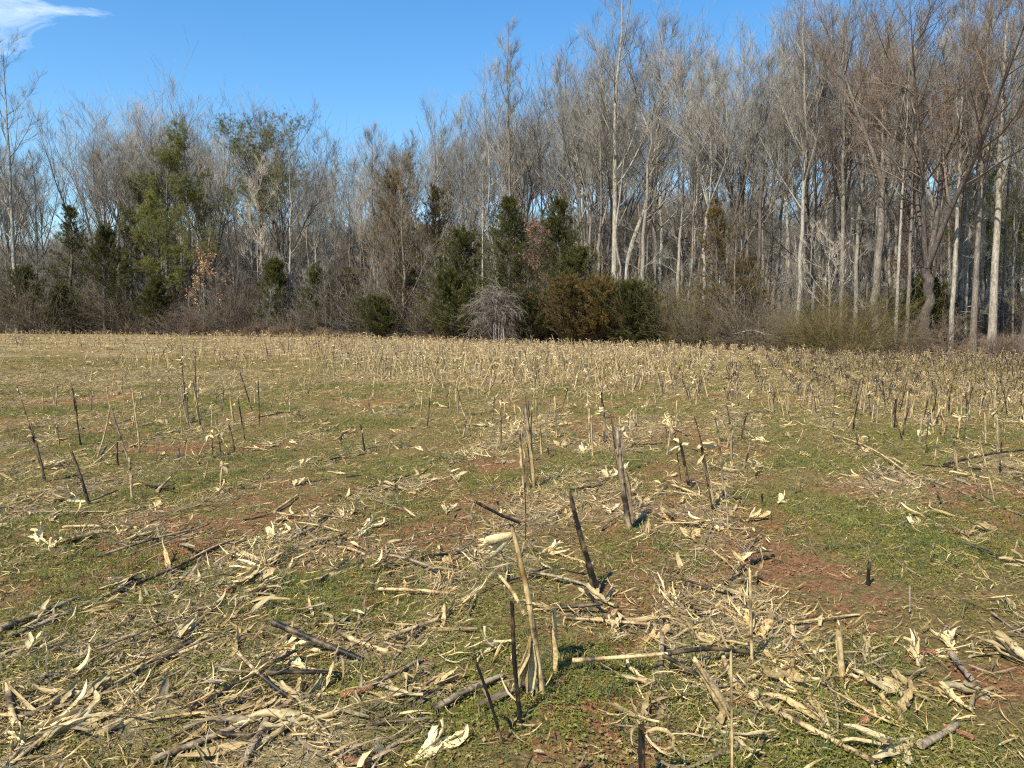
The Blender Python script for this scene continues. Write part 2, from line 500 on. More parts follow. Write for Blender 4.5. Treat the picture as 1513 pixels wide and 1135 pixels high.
# ------------------------------------------------------------------ field maps
# patches measured on the ground: (px, py, half width along x, half depth along y, weight)
_gc = {}
def gauss(x, y, plist):
    s = 0
    for (px, py, rx, ry, w) in plist:
        if (px, py) not in _gc: _gc[(px, py)] = G(px, py)
        p = _gc[(px, py)]
        s = s + w * np.exp(-(((x - p.x) / rx) ** 2 + ((y - p.y) / ry) ** 2))
    return s
BARE_P = [(1150, 832, .32, .22, .9), (1260, 850, .35, .2, .6), (1420, 890, .9, .35, .7), (1480, 1010, .3, .22, 1.0), (960, 890, .5, .4, .5), (930, 1060, .25, .15, .6),
          (560, 870, .4, .3, .5), (300, 880, .5, .25, .6), (420, 1110, .3, .2, .6), (1250, 925, .3, .15, .5), (20, 880, .6, .4, .5), (1300, 720, 1.3, .8, .35),
          (620, 720, .8, .5, .25), (700, 330, 1, 1, 0), (1370, 1010, .3, .2, .5)]
GREEN_P = [(1300, 780, 1.6, 1.0, .22), (1200, 990, .5, .3, .6), (1000, 1040, .4, .25, .7), (80, 1000, .5, .3, .6), (480, 1000, .5, .3, .5), (300, 780, 1.2, .8, .25), (1480, 780, 1.4, 1.2, .22),
           (700, 1090, .5, .2, .35), (940, 830, .4, .2, .5), (1240, 1090, .5, .2, .5), (200, 850, 1.0, .5, .35), (850, 700, 1.2, .8, .3), (60, 790, 1, .8, .3)]
STRAW_P = [(280, 960, 1.0, .35, .35), (60, 1080, .6, .3, .45), (560, 830, .9, .4, .45), (800, 730, 1.2, 1.0, .45), (1280, 1010, .4, .25, .6), (1010, 930, .6, .3, .35), (350, 1050, .5, .2, .5),
           (880, 640, 2.5, 1.6, .5), (30, 760, 1.0, .4, .5), (400, 800, 1.0, .4, .4), (1430, 700, 1.5, .9, .3), (960, 740, 1.0, .6, .35), (1180, 1050, .3, .2, .2), (200, 560, 4, 4, .3)]
OPEN_P = [(300, 700, 1.6, 1.6, .5), (560, 640, 1.6, 2.2, .55), (150, 830, 1.2, .5, .3), (1250, 660, 2.4, 2.2, .6), (1380, 800, 2.0, 1.0, .45), (560, 590, 3.0, 3.0, .4), (1100, 600, 3, 3, .35), (1200, 860, 1.0, .4, .3), (300, 600, 3, 2, .3)]
def dense_y(x, y):
    """signed 'inside the standing stubble' value"""
    ang = x / np.maximum(y, 0.5)
    dmin = np.interp(ang, [-0.66, -0.42, -0.27, -0.12, 0.2, 0.38, 0.66, 1.2], [44, 36, 28, 19.5, 18.5, 15.5, 11.3, 8])
    return (y - dmin) / dmin + .35 * (fbm(x * .35, y * .22, 3, 77) - .5)
def maps(x, y):
    x = np.asarray(x, float); y = np.asarray(y, float)
    band = 0.5 + 0.5 * np.cos(2 * PI * rowcoord(x, y) / 2.0 + 1.6 * (fbm(x / 3, y / 3, 2, 31) - .5))
    n = fbm(x * 0.8, y * 0.8, 4, 21); n2 = fbm(x * 0.7 + 50, y * 0.7, 4, 41); n3 = fbm(x * 0.9, y * 0.9 + 80, 4, 61)
    op = gauss(x, y, OPEN_P)
    dn = sstep(-0.5, 0.35, dense_y(x, y))
    straw = 0.02 + 0.62 * band ** 1.6 + 1.5 * (n - 0.5) + gauss(x, y, STRAW_P) - 0.55 * op + 0.26 * dn
    bare = 0.20 + 2.3 * (n2 - 0.5) + .75 * gauss(x, y, BARE_P) - 0.25 * dn
    green = 0.32 + 1.7 * (n3 - 0.5) + .7 * gauss(x, y, GREEN_P) - 0.2 * dn - 0.10 * op - 0.012 * np.clip(y - 8, 0, 12)
    return np.clip(straw, 0, 1), np.clip(bare, 0, 1), np.clip(green, 0, 1), dn

# ------------------------------------------------------------------ ground
def axis(fine0, fine1, step, lo, hi, g=1.09):
    a = list(np.arange(fine0, fine1, step))
    s = step; v = a[-1]
    while v < hi: s *= g; v += s; a.append(v)
    s = step; v = a[0]; pre = []
    while v > lo: s *= g; v -= s; pre.append(v)
    return np.array(pre[::-1] + a)
gx = axis(-4.6, 4.6, 0.045, -900, 900, 1.075)
gy = axis(2.2, 8.6, 0.04, -500, 1500, 1.05)
XX, YY = np.meshgrid(gx, gy)
ZZ = terrain(XX, YY)
st, ba, gr, dn = maps(XX, YY)
wood = sstep(-0.6, 1.2, YY - yedge(XX) + 1.5 * (fbm(XX / 2, YY / 2, 2, 3) - .5))
V = np.stack([XX, YY, ZZ], -1).reshape(-1, 3)
nx_, ny_ = len(gx), len(gy)
ii = np.arange(nx_ * ny_).reshape(ny_, nx_)
F = np.stack([ii[:-1, :-1], ii[:-1, 1:], ii[1:, 1:], ii[1:, :-1]], -1).reshape(-1, 4)
me = mesh_np('ground', V, F, mat_ground(), True, {'straw': st.ravel(), 'bare': ba.ravel(), 'green': gr.ravel(), 'wood': wood.ravel()})
tag(link('ground', me), kind='structure')

# ------------------------------------------------------------------ ribbon / stalk shapes
def ribbon(rng, Ln, W, n=8, cup=0.5, curl=0.6, twist=0.6, k=3, wavy=0.0, tip=0.15, base=0.5, pitch0=0.0, up=0.0):
    """a dry leaf along +Y"""
    p = np.zeros(3); a = pitch0; yaw = 0.0; roll = rng.uniform(-.3, .3)
    C = []; S = []; Nn = []
    ca = rng.uniform(-1, 1) * curl; cb_ = rng.uniform(-1, 1) * curl; cy = rng.uniform(-.5, .5) * curl; ctw = rng.uniform(-1, 1) * twist
    for i in range(n + 1):
        d = np.array([math.sin(yaw) * math.cos(a), math.cos(yaw) * math.cos(a), math.sin(a)])
        s = np.array([math.cos(yaw), -math.sin(yaw), 0.0]); nn = np.cross(s, d)
        s2 = s * math.cos(roll) + nn * math.sin(roll); n2 = -s * math.sin(roll) + nn * math.cos(roll)
        C.append(p.copy()); S.append(s2); Nn.append(n2)
        p = p + d * Ln / n
        t = i / n
        a += (ca * (1 - t) + cb_ * t * 2) / n * 1.6 + rng.normal() * 0.10 * curl + up / n
        yaw += cy / n + rng.normal() * 0.08 * curl; roll += ctw / n * 2
    V = []; 
    for i in range(n + 1):
        t = i / n
        w = W * (base + (1 - base) * min(1, t * 3.5)) * (1 if t < 0.5 else 1 - (1 - tip) * ((t - 0.5) / 0.5) ** 1.5)
        w *= rng.uniform(0.85, 1.1)
        for j in range(k + 1):
            u = -1 + 2 * j / k
            th = u * cup
            off = S[i] * (w / 2 * math.sin(th) / max(cup, 1e-3)) + Nn[i] * (w / 2 * (math.cos(th) - 1) / max(cup, 1e-3)) * -1
            off = off + Nn[i] * (rng.uniform(-1, 1) * wavy * W * abs(u) + (0.05 * W if j % 2 else 0))
            V.append(C[i] + off)
    F = []
    for i in range(n):
        for j in range(k):
            q = i * (k + 1) + j
            F.append((q, q + 1, q + k + 2, q + k + 1))
    return np.array(V), np.array(F)

def xform(V, loc=(0, 0, 0), rot=(0, 0, 0), s=1.0):
    m = np.array(Euler(rot).to_matrix())
    return (V * s) @ m.T + np.array(loc)

def stem_pts(rng, p0, p1, n=9, bow=0.02, kink=None):
    p0 = np.array(p0); p1 = np.array(p1); d = p1 - p0; Ln = np.linalg.norm(d)
    t = np.linspace(0, 1, n)[:, None]
    P = p0 + d * t
    b = rdir(rng, 1)[0] * bow * Ln
    P += np.sin(t * PI) * b
    P[1:-1] += rng.normal(size=(n - 2, 3)) * Ln * 0.004
    return P
def stalk_geo(acc, rng, p0, p1, r, bow=0.02, k=7, node=0.13, jag=True, taper=0.15, hollow=True):
    """jointed stalk: nodes swell every `node` metres, a torn top"""
    p0 = np.array(p0, float); p1 = np.array(p1, float); d = p1 - p0; Ln = np.linalg.norm(d); T = d / Ln
    nn = max(2, int(round(Ln / node)))
    ts = [0.0]; rs = [1.15]
    ph = rng.uniform(0.3, 0.9) / nn
    for i in range(nn):
        c = ph + i / nn
        if c > 0.985: break
        ts += [c - 0.10 / nn, c, c + 0.10 / nn]; rs += [0.97, 1.17, 0.93]
    ts += [1.0]; rs += [0.92]
    ts = np.clip(np.array(ts), 0, 1); o = np.argsort(ts); ts = ts[o]; rs = np.array(rs)[o]
    b = rdir(rng, 1)[0]; b -= T * (b @ T); b = unit(b) * bow * Ln
    P = p0 + d * ts[:, None] + np.sin(ts * PI)[:, None] * b
    ref = np.array([1.0, 0, 0]) if abs(T[2]) > 0.8 else np.array([0, 0, 1.0])
    A = unit(np.cross(T, ref)); B = np.cross(T, A)
    fl = rng.uniform(0.75, 1.0)
    an = np.arange(k) * 2 * PI / k
    V = []
    for i, (p, q, t) in enumerate(zip(P, rs, ts)):
        rr = r * q * (1 - taper * t)
        ring = p + rr * (np.outer(np.cos(an), A) + fl * np.outer(np.sin(an), B))
        if i == len(ts) - 1 and jag: ring = ring + T * (rng.uniform(-0.2, 1.0, (k, 1)) * r * 2.2)
        V.append(ring)
    N_ = len(ts)
    V = np.concatenate(V)
    idx = np.arange(N_ * k).reshape(N_, k)
    a = idx[:-1]; bq = np.roll(a, -1, 1); dq = idx[1:]; c = np.roll(dq, -1, 1)
    F = np.stack([a, bq, c, dq], -1).reshape(-1, 4)
    acc.add(V, F)
    # end caps (a little inside)
    for e, tt in ((0, 0.0), (N_ - 1, 1.0)):
        cpt = P[e] - T * (0.008 if e else -0.003)
        cv = np.concatenate([V[e * k:(e + 1) * k], cpt[None]])
        f = np.array([(j, (j + 1) % k, k) for j in range(k)])
        acc.add(cv, f)
    return P

def leaf_local(rng, kind='strip'):
    a = Acc()
    if kind == 'strip':
        V, F = ribbon(rng, rng.uniform(.14, .46), rng.uniform(.016, .046), 9, rng.uniform(.3, 1.3), .9, 1.5, 3, 0.12)
        V[:, 2] *= .6; a.add(V, F)
    elif kind == 'chip':
        V, F = ribbon(rng, rng.uniform(.06, .14), rng.uniform(.018, .035), 4, rng.uniform(.3, 1.2), .9, 1.0, 3, 0.15, tip=.5, base=.8); a.add(V, F)
    elif kind == 'husk':
        n = rng.integers(5, 10)
        for i in range(n):
            V, F = ribbon(rng, rng.uniform(.10, .22), rng.uniform(.028, .065), 9, rng.uniform(.6, 1.7), 1.1, .9, 5, 0.12, tip=rng.uniform(.1, .6), base=.4, pitch0=rng.uniform(-.1, .35))
            V[:, 2] += .10 * np.sin(V[:, 1] * rng.uniform(25, 60) + rng.uniform(0, 6)) * .05
            yw = rng.normal() * .22
            V = xform(V, (0, rng.uniform(-.02, .03), .004 + .004 * i), (0, rng.uniform(-1.3, 1.3), yw)); V[:, 2] = np.where(V[:, 2] > 0, V[:, 2] * .55, V[:, 2] * .3)
            a.add(V, F)
        # shank
        stalk_geo(a, rng, (0, -.06, .01), (0, .012, .015), .008, k=6, node=.03)
    elif kind == 'mat':
        for i in range(13):
            V, F = ribbon(rng, rng.uniform(.10, .36), rng.uniform(.008, .026), 9, rng.uniform(.4, 1.8), .9, 1.3, 3, 0.15, tip=rng.uniform(.1, .7))
            V = xform(V, (rng.normal() * .030, rng.uniform(-.18, .02), .004 + .003 * i), (0, rng.uniform(-.8, .8), rng.normal() * .16)); V[:, 2] = np.where(V[:, 2] > 0, V[:, 2] * .45, V[:, 2] * .2)
            a.add(V, F)
    return a
def settle(a, sink=0.004):
    """drop the flat piece so that its lowest fifth touches z = 0"""
    V = np.concatenate(a.V); z = np.quantile(V[:, 2], 0.18) + sink * 0
    c = V.mean(0)
    for i in range(len(a.V)):
        a.V[i] = a.V[i] - np.array([c[0], c[1], z])
    return a

# ------------------------------------------------------------------ GN scatter for uncountable stuff
SRC = bpy.data.collections.new('scatter_sources')
def scatter(name, P, rot, scl, idx, sources, kind_label=None):
    coll = bpy.data.collections.new(name + '_src')
    for i, mesh in enumerate(sources):
        o = bpy.data.objects.new('%s_src_%02d' % (name, i), mesh); coll.objects.link(o)
    me = bpy.data.meshes.new(name)
    n = len(P)
    me.vertices.add(n); me.vertices.foreach_set('co', np.asarray(P, np.float32).ravel())
    a = me.attributes.new('rot', 'FLOAT_VECTOR', 'POINT'); a.data.foreach_set('vector', np.asarray(rot, np.float32).ravel())
    s3 = np.asarray(scl, np.float32)
    if s3.ndim == 1: s3 = np.repeat(s3[:, None], 3, 1)
    a = me.attributes.new('scl', 'FLOAT_VECTOR', 'POINT'); a.data.foreach_set('vector', s3.ravel())
    a = me.attributes.new('pick', 'INT', 'POINT'); a.data.foreach_set('value', np.asarray(idx, np.int32))
    o = link(name, me)
    g = bpy.data.node_groups.new(name + '_nodes', 'GeometryNodeTree')
    g.interface.new_socket('Geometry', in_out='INPUT', socket_type='NodeSocketGeometry')
    g.interface.new_socket('Geometry', in_out='OUTPUT', socket_type='NodeSocketGeometry')
    gi = g.nodes.new('NodeGroupInput'); go = g.nodes.new('NodeGroupOutput')
    ci = g.nodes.new('GeometryNodeCollectionInfo'); ci.inputs['Collection'].default_value = coll
    ci.inputs['Separate Children'].default_value = True; ci.inputs['Reset Children'].default_value = True
    ip = g.nodes.new('GeometryNodeInstanceOnPoints'); ip.inputs['Pick Instance'].default_value = True
    def at(nm, dt):
        q = g.nodes.new('GeometryNodeInputNamedAttribute'); q.data_type = dt; q.inputs['Name'].default_value = nm
        return q.outputs['Attribute']
    e2r = g.nodes.new('FunctionNodeEulerToRotation')
    g.links.new(at('rot', 'FLOAT_VECTOR'), e2r.inputs[0])
    g.links.new(gi.outputs[0], ip.inputs['Points']); g.links.new(ci.outputs[0], ip.inputs['Instance'])
    g.links.new(at('pick', 'INT'), ip.inputs['Instance Index'])
    g.links.new(e2r.outputs[0], ip.inputs['Rotation']); g.links.new(at('scl', 'FLOAT_VECTOR'), ip.inputs['Scale'])
    g.links.new(ip.outputs[0], go.inputs[0])
    md = o.modifiers.new('scatter', 'NODES'); md.node_group = g
    o['kind'] = 'stuff'
    return o

def sample_field(rng, n, y0, y1, margin=1.25, power=1.0):
    """random ground points in the wedge before the camera, denser nearby for power > 1"""
    u = rng.random(n)
    y = (y0 ** (2 / power) + u * (y1 ** (2 / power) - y0 ** (2 / power))) ** (power / 2)
    x = rng.uniform(-1, 1, n) * (0.68 * y * margin + 0.5)
    return x, y

# ================================================================== TREES
def spawn(rng, P, Rr, n, tmin, tmax, ang, angj, lenf, up, nseg, wob, rfac, tapl=0.55, flat=0.0):
    M, Np = P.shape[:2]
    if M == 0: return np.zeros((0, nseg + 1, 3)), np.zeros((0, nseg + 1))
    t = tmin + (tmax - tmin) * (np.arange(n)[None, :] + rng.random((M, n))) / n
    f = t * (Np - 1); i = np.minimum(f.astype(int), Np - 2); w = (f - i)[..., None]
    ar = np.arange(M)[:, None]
    A = P[ar, i]; B = P[ar, i + 1]
    S = A * (1 - w) + B * w
    T = unit(B - A)
    Rs = Rr[ar, i] * (1 - w[..., 0]) + Rr[ar, i + 1] * w[..., 0]
    LP = np.linalg.norm(np.diff(P, axis=1), axis=2).sum(1)[:, None]
    ln = LP * lenf * (1 - tapl * t) * rng.uniform(0.65, 1.3, (M, n))
    q = rdir(rng, M * n).reshape(M, n, 3)
    q[..., 2] *= (1 - flat)
    q = q - T * (q * T).sum(-1, keepdims=True); q = unit(q)
    a = R(ang) + rng.normal(size=(M, n)) * R(angj)
    d = T * np.cos(a)[..., None] + q * np.sin(a)[..., None]
    return grow(rng, S.reshape(-1, 3), d.reshape(-1, 3), ln.ravel(), np.minimum(Rs * rfac, Rs * 0.95).ravel(), nseg, up, wob)
def grow(rng, S, d, ln, r, nseg, up, wob, rtip=0.25):
    P = np.zeros((len(S), nseg + 1, 3)); P[:, 0] = S; d = unit(d)
    for k in range(nseg):
        d = unit(d + rng.normal(size=d.shape) * wob + np.array([0, 0, up]))
        P[:, k + 1] = P[:, k] + d * (ln / nseg)[:, None]
    t = np.linspace(0, 1, nseg + 1)[None, :]
    return P, r[:, None] * (1 - (1 - rtip) * t)
def twigs(acc, rng, P, n, ln, r, up=0.3, spread=0.8, tmin=0.15):
    M, Np = P.shape[:2]
    t = tmin + (1 - tmin) * (np.arange(n)[None, :] + rng.random((M, n))) / n
    f = t * (Np - 1); i = np.minimum(f.astype(int), Np - 2); w = (f - i)[..., None]
    ar = np.arange(M)[:, None]
    S = (P[ar, i] * (1 - w) + P[ar, i + 1] * w).reshape(-1, 3)
    T = unit(P[ar, i + 1] - P[ar, i]).reshape(-1, 3)
    d = unit(T + rdir(rng, len(S)) * spread + np.array([0, 0, up]))
    L_ = ln * rng.uniform(0.45, 1.3, (len(S), 1))
    E = S + d * L_
    acc.cones(S, E, r)
    return S, E

def make_tree(seed, H=20, r0=0.18, cb=0.35, n1=14, lim=0.32, ang=42, up=0.14, fork=0, lean=(0, 0), bend=None, n2=7, n3=5, tw=4,
              tl=0.85, tr=0.0075, wob=0.075, bark=None, twig=None, leaves=None, leafn=0, nlimb=6, low=0, rl=0.5, wig=0.012, l2=0.45, fr=0.0):
    """returns part meshes of a leafless tree: [(name, mesh)]"""
    rng = np.random.default_rng(seed)
    nT = 16
    t = np.linspace(0, 1, nT)
    top = 1.0 if not fork else cb + 0.06
    X = np.zeros((nT, 3)); X[:, 2] = t * H * top - 0.15
    X[:, 0] = lean[0] * (t * top) ** 1.3; X[:, 1] = lean[1] * (t * top) ** 1.3
    if bend:
        for (tb, bx, by) in bend:
            X[:, 0] += bx * np.exp(-((t * top - tb) / 0.13) ** 2); X[:, 1] += by * np.exp(-((t * top - tb) / 0.13) ** 2)
    X[1:, 0] += np.cumsum(rng.normal(size=nT - 1)) * H * wig * 0.35; X[1:, 1] += np.cumsum(rng.normal(size=nT - 1)) * H * wig * 0.35
    rad = r0 * (1 - 0.93 * t * top) ** 0.85 if not fork else r0 * (1 - 0.55 * t * top)
    rad[0] *= 1.35; rad[1] *= 1.05
    if not fork: rad[-1] = 0.01
    tk = Acc(); tk.tubes(X[None], rad[None], 9)
    tk_m = tk.mesh('trunk', bark, True)
    L1 = []; 
    Pt = X[None]; Rt = rad[None]
    if fork:
        S = np.repeat(X[-1][None], fork, 0); az = np.arange(fork) * 2 * PI / fork + rng.uniform(0, 6)
        a = np.radians(rng.uniform(9, 30, fork)) if fr == 0 else np.radians(rng.uniform(fr, fr + 22, fork))
        d = np.stack([np.cos(az) * np.sin(a), np.sin(az) * np.sin(a), np.cos(a)], 1)
        ln = H * (1 - cb) * rng.uniform(0.76, 0.93, fork)
        Pf, Rf = grow(rng, S, d, ln, rad[-1] * rng.uniform(0.6, 0.78, fork), 10, 0.05, 0.05, 0.10)
        # side limbs
        Ps, Rs = spawn(rng, Pf, Rf, max(3, n1 // fork), 0.15, 0.97, ang, 9, lim * 1.25, up, 7, wob, rl)
        main = (Pf, Rf); side = (Ps, Rs)
        allP = [(Pf[i], Rf[i]) for i in range(fork)]
        srcs = [(Pf, Rf, n2 * 2 + 2, 0.30), (Ps, Rs, n2, 0.25)]
    else:
        t0 = cb
        P1, R1 = spawn(rng, Pt, Rt, n1, t0, 0.96, ang, 8, lim / 1.0, up, 8, wob, rl, 0.72)
        # small tip branches near the leader's top
        main = (P1, R1); side = None
        allP = [(P1[i], R1[i]) for i in range(len(P1))]
        srcs = [(P1, R1, n2, 0.22)]
        if low:
            Pl, Rl = spawn(rng, Pt, Rt, low, 0.1, cb, 70, 12, 0.10, 0.05, 5, wob, 0.25)
            srcs.append((Pl, Rl, 4, 0.2))
            side = (Pl, Rl)
    order = sorted(range(len(allP)), key=lambda i: -allP[i][1][0] * np.linalg.norm(allP[i][0][-1] - allP[i][0][0]))
    parts = [('trunk', tk_m)]
    cr = Acc()
    for q, i in enumerate(order):
        P_, R_ = allP[i]
        if q < nlimb:
            a = Acc(); a.tubes(P_[None], R_[None], 6); parts.append(('limb', a.mesh('limb', bark, True)))
        else: cr.tubes(P_[None], R_[None], 4)
    if side is not None: cr.tubes(side[0], side[1], 4)
    L3 = []
    for (P_, R_, nn, tm) in srcs:
        P2, R2 = spawn(rng, P_, R_, nn, tm, 0.98, 36, 9, l2, up * 0.8, 5, wob * 1.0, 0.62, 0.32)
        R2 = np.maximum(R2, tr * 1.1)
        cr.tubes(P2, R2, 3)
        P3, R3 = spawn(rng, P2, R2, n3, 0.15, 1.0, 34, 9, 0.50, up * 0.7, 3, wob * 0.9, 0.6, 0.4)
        R3 = np.clip(R3, tr * 0.8, tr * 1.6)
        cr.tubes(P3, R3, 3)
        S, E = twigs(cr, rng, P3, tw, tl, tr * 0.75, up * 1.6, 0.5)
        S2, E2 = twigs(cr, rng, P2, max(2, tw // 2), tl, tr * 0.75, up * 1.5, 0.65)
        L3.append(E)
    Pt2 = X[None, nT // 2:]
    twigs(cr, rng, Pt2, 14, tl * 1.3, tr, 0.3, 0.9)
    parts.append(('crown', cr.mesh('crown', twig)))
    if leaves is not None and leafn:
        E = np.concatenate(L3); E = E[rng.random(len(E)) < leafn]
        lf = Acc()
        for rep in range(3):
            C = E + rng.normal(size=E.shape) * 0.12
            D = rdir(rng, len(C)); U = unit(np.cross(D, rdir(rng, len(C))))
            s = 0.16 if leaves is not M_bud else 0.06
            lf.blades(C, D, U, s * rng.uniform(.6, 1.2, len(C)), s * .6)
        parts.append(('leaves', lf.mesh('leaves', leaves)))
    return parts

def tree_obj(name, parts, loc, label, cat='tree', group=None, rotz=0.0, scale=1, color=None):
    e = empty(name, loc, label, cat, group, (0, 0, rotz), scale)
    for (pn, me) in parts:
        if me is None: continue
        o = link(pn, me, e)
        if pn in ('crown', 'leaves', 'foliage', 'twigs', 'needles'): o['kind'] = 'stuff'
        if color and pn in ('trunk', 'limb'): o.color = (*color, 1)
    return e

def make_cedar(seed, H=5, W=1.3, dens=1.0, mat=None, bark=None, open_=0.0, base=0.03, tuft=0.14):
    rng = np.random.default_rng(seed)
    X = np.zeros((8, 3)); X[:, 2] = np.linspace(-0.1, H * 0.97, 8); X[1:, :2] = np.cumsum(rng.normal(size=(7, 2)) * H * 0.008, 0)
    tk = Acc(); tk.tubes(X[None], np.linspace(0.022 * H, 0.01, 8)[None], 7)
    nb = int(190 * dens)
    t = base + (1 - base) * rng.random(nb) ** 0.85
    az = rng.uniform(0, 2 * PI, nb)
    lob = 0.62 + 0.85 * vnoise(az * 1.3, t * 6, seed) + rng.normal(size=nb) * 0.22
    prof = np.where(t < 0.22, 0.72 + 0.28 * t / 0.22, np.maximum(1 - (t - 0.22) / 0.82, 0.05) ** 0.60)
    ln = W * prof * lob
    S = np.stack([np.interp(t, np.linspace(0, 1, 8), X[:, 0]), np.interp(t, np.linspace(0, 1, 8), X[:, 1]), t * H * 0.97], 1)
    e = np.radians(rng.uniform(5, 42, nb) + 25 * t)
    d = np.stack([np.cos(az) * np.cos(e), np.sin(az) * np.cos(e), np.sin(e)], 1)
    P, Rr = grow(rng, S, d, ln, np.full(nb, 0.02), 5, 0.05, 0.12)
    br = Acc(); br.tubes(P, Rr, 3)
    fo = Acc()
    nt_ = 17
    tt = 0.18 + 0.82 * rng.random((nb, nt_)) ** (0.7)
    f = tt * 5; i = np.minimum(f.astype(int), 4); w = (f - i)[..., None]
    ar = np.arange(nb)[:, None]
    C = (P[ar, i] * (1 - w) + P[ar, i + 1] * w).reshape(-1, 3)
    T = unit(P[ar, i + 1] - P[ar, i]).reshape(-1, 3)
    keep = rng.random(len(C)) > (open_ + .55 * (vnoise(C[:, 0] * 1.9 + C[:, 1] * 1.3, C[:, 2] * 2.2, seed + 3) > .62)); C = C[keep]; T = T[keep]
    C = C + rng.normal(size=C.shape) * 0.07
    for q in range(9):
        D = unit(T + rdir(rng, len(C)) * 0.85 + np.array([0, 0, 0.25]))
        U = unit(np.cross(D, rdir(rng, len(C))))
        fo.blades(C + rng.normal(size=C.shape) * 0.05, D, U, tuft * rng.uniform(.7, 1.7, len(C)), tuft * 0.30)
    return [('trunk', tk.mesh('trunk', bark or M_bark_dark, True)), ('branches', br.mesh('branches', M_twig_dark)), ('foliage', fo.mesh('foliage', mat or M_cedar))]

def make_pine(seed, H=13, cb=0.3, W=3.0, lean=(0, 0), n1=34, flat=0.0, clump=0.24, dens=1.0):
    rng = np.random.default_rng(seed)
    X = np.zeros((12, 3)); t = np.linspace(0, 1, 12); X[:, 2] = t * H - 0.1; X[:, 0] = lean[0] * t ** 1.5; X[:, 1] = lean[1] * t ** 1.5
    X[1:, :2] += np.cumsum(rng.normal(size=(11, 2)) * H * 0.006, 0)
    rad = 0.013 * H * (1 - 0.9 * t)
    tk = Acc(); tk.tubes(X[None], rad[None], 8)
    P1, R1 = spawn(rng, X[None], rad[None], n1, cb, 0.99, 68, 12, W / H, 0.07, 7, 0.10, 0.35, 0.55 - flat)
    br = Acc(); br.tubes(P1, R1, 4)
    P2, R2 = spawn(rng, P1, R1, 8, 0.22, 1.0, 45, 14, 0.36, 0.08, 3, 0.12, 0.5, 0.35)
    R2 = np.maximum(R2, 0.008); br.tubes(P2, R2, 3)
    # dead lower limbs
    Pd, Rd = spawn(rng, X[None], rad[None], 16, 0.12, cb, 80, 10, 0.10, -0.02, 4, 0.1, 0.25)
    br.tubes(Pd, Rd, 3)
    P3_, R3_ = spawn(rng, P2, R2, 4, .2, 1, 40, 12, .5, .1, 2, .12, .6, .3); br.tubes(P3_, np.maximum(R3_, .006), 3)
    C = np.concatenate([P2[:, -1], P2[:, -2], P3_[:, -1], P3_[:, -2], P1[:, -1]])
    dens = dens * .95
    C = C[rng.random(len(C)) < dens]
    C = C; C = C + rng.normal(size=C.shape) * 0.16
    fo = Acc()
    for q in range(20):
        D = unit(rdir(rng, len(C)) + np.array([0, 0, 0.30])); U = unit(np.cross(D, rdir(rng, len(C))))
        fo.blades(C + D * .03, D, U, clump * rng.uniform(.5, 1.1, len(C)), 0.022)
    return [('trunk', tk.mesh('trunk', M_bark_dark, True)), ('branches', br.mesh('branches', M_twig_dark)), ('needles', fo.mesh('needles', M_pine))]

def make_bush(seed, H=2.0, W=2.0, ns=50, mat=None, twn=6, arch=0.5, tl=0.28, r=0.008, weep=0.0, leaves=None):
    rng = np.random.default_rng(seed)
    az = rng.uniform(0, 2 * PI, ns); rr = W * 0.22 * np.sqrt(rng.random(ns))
    S = np.stack([rr * np.cos(az), rr * np.sin(az), np.full(ns, -0.05)], 1)
    a = np.radians(np.clip(rng.normal(36, 20, ns), 3, 82))
    az2 = az + rng.normal(size=ns) * 0.5
    d = np.stack([np.cos(az2) * np.sin(a), np.sin(az2) * np.sin(a), np.cos(a)], 1)
    ln = np.minimum(H / np.maximum(np.cos(a), 0.35), W * 0.62 / np.maximum(np.sin(a), 0.2)) * rng.uniform(0.75, 1.1, ns)
    P, Rr = grow(rng, S, d, ln, np.full(ns, r * 1.8), 8, -0.06 * arch, 0.12)
    ac = Acc(); ac.tubes(P, Rr, 3)
    P2, R2 = spawn(rng, P, Rr, 7, 0.2, 1.0, 42, 14, 0.36, 0.02 - weep, 3, 0.2, 0.6, 0.4)
    R2 = np.maximum(R2, r * 0.6); ac.tubes(P2, R2, 3)
    S2, E2 = twigs(ac, rng, P2, twn, tl, r * 0.7, 0.1 - weep, 0.9)
    parts = [('twigs', ac.mesh('twigs', mat))]
    if leaves is not None:
        lf = Acc(); E = E2
        for q in range(2):
            D = rdir(rng, len(E)); lf.blades(E + rng.normal(size=E.shape) * .05, D, unit(np.cross(D, rdir(rng, len(E)))), 0.075, 0.04)
        parts.append(('foliage', lf.mesh('foliage', leaves)))
    return parts

def at_px(px, D):
    x = (px - 756.5) / FPX * D
    x *= 1.0
    return Vector((x, D, float(terrain(x, D))))
def height_to(px, top, D):
    p = AT(px, top, D); return p.z - float(terrain(p.x, D))

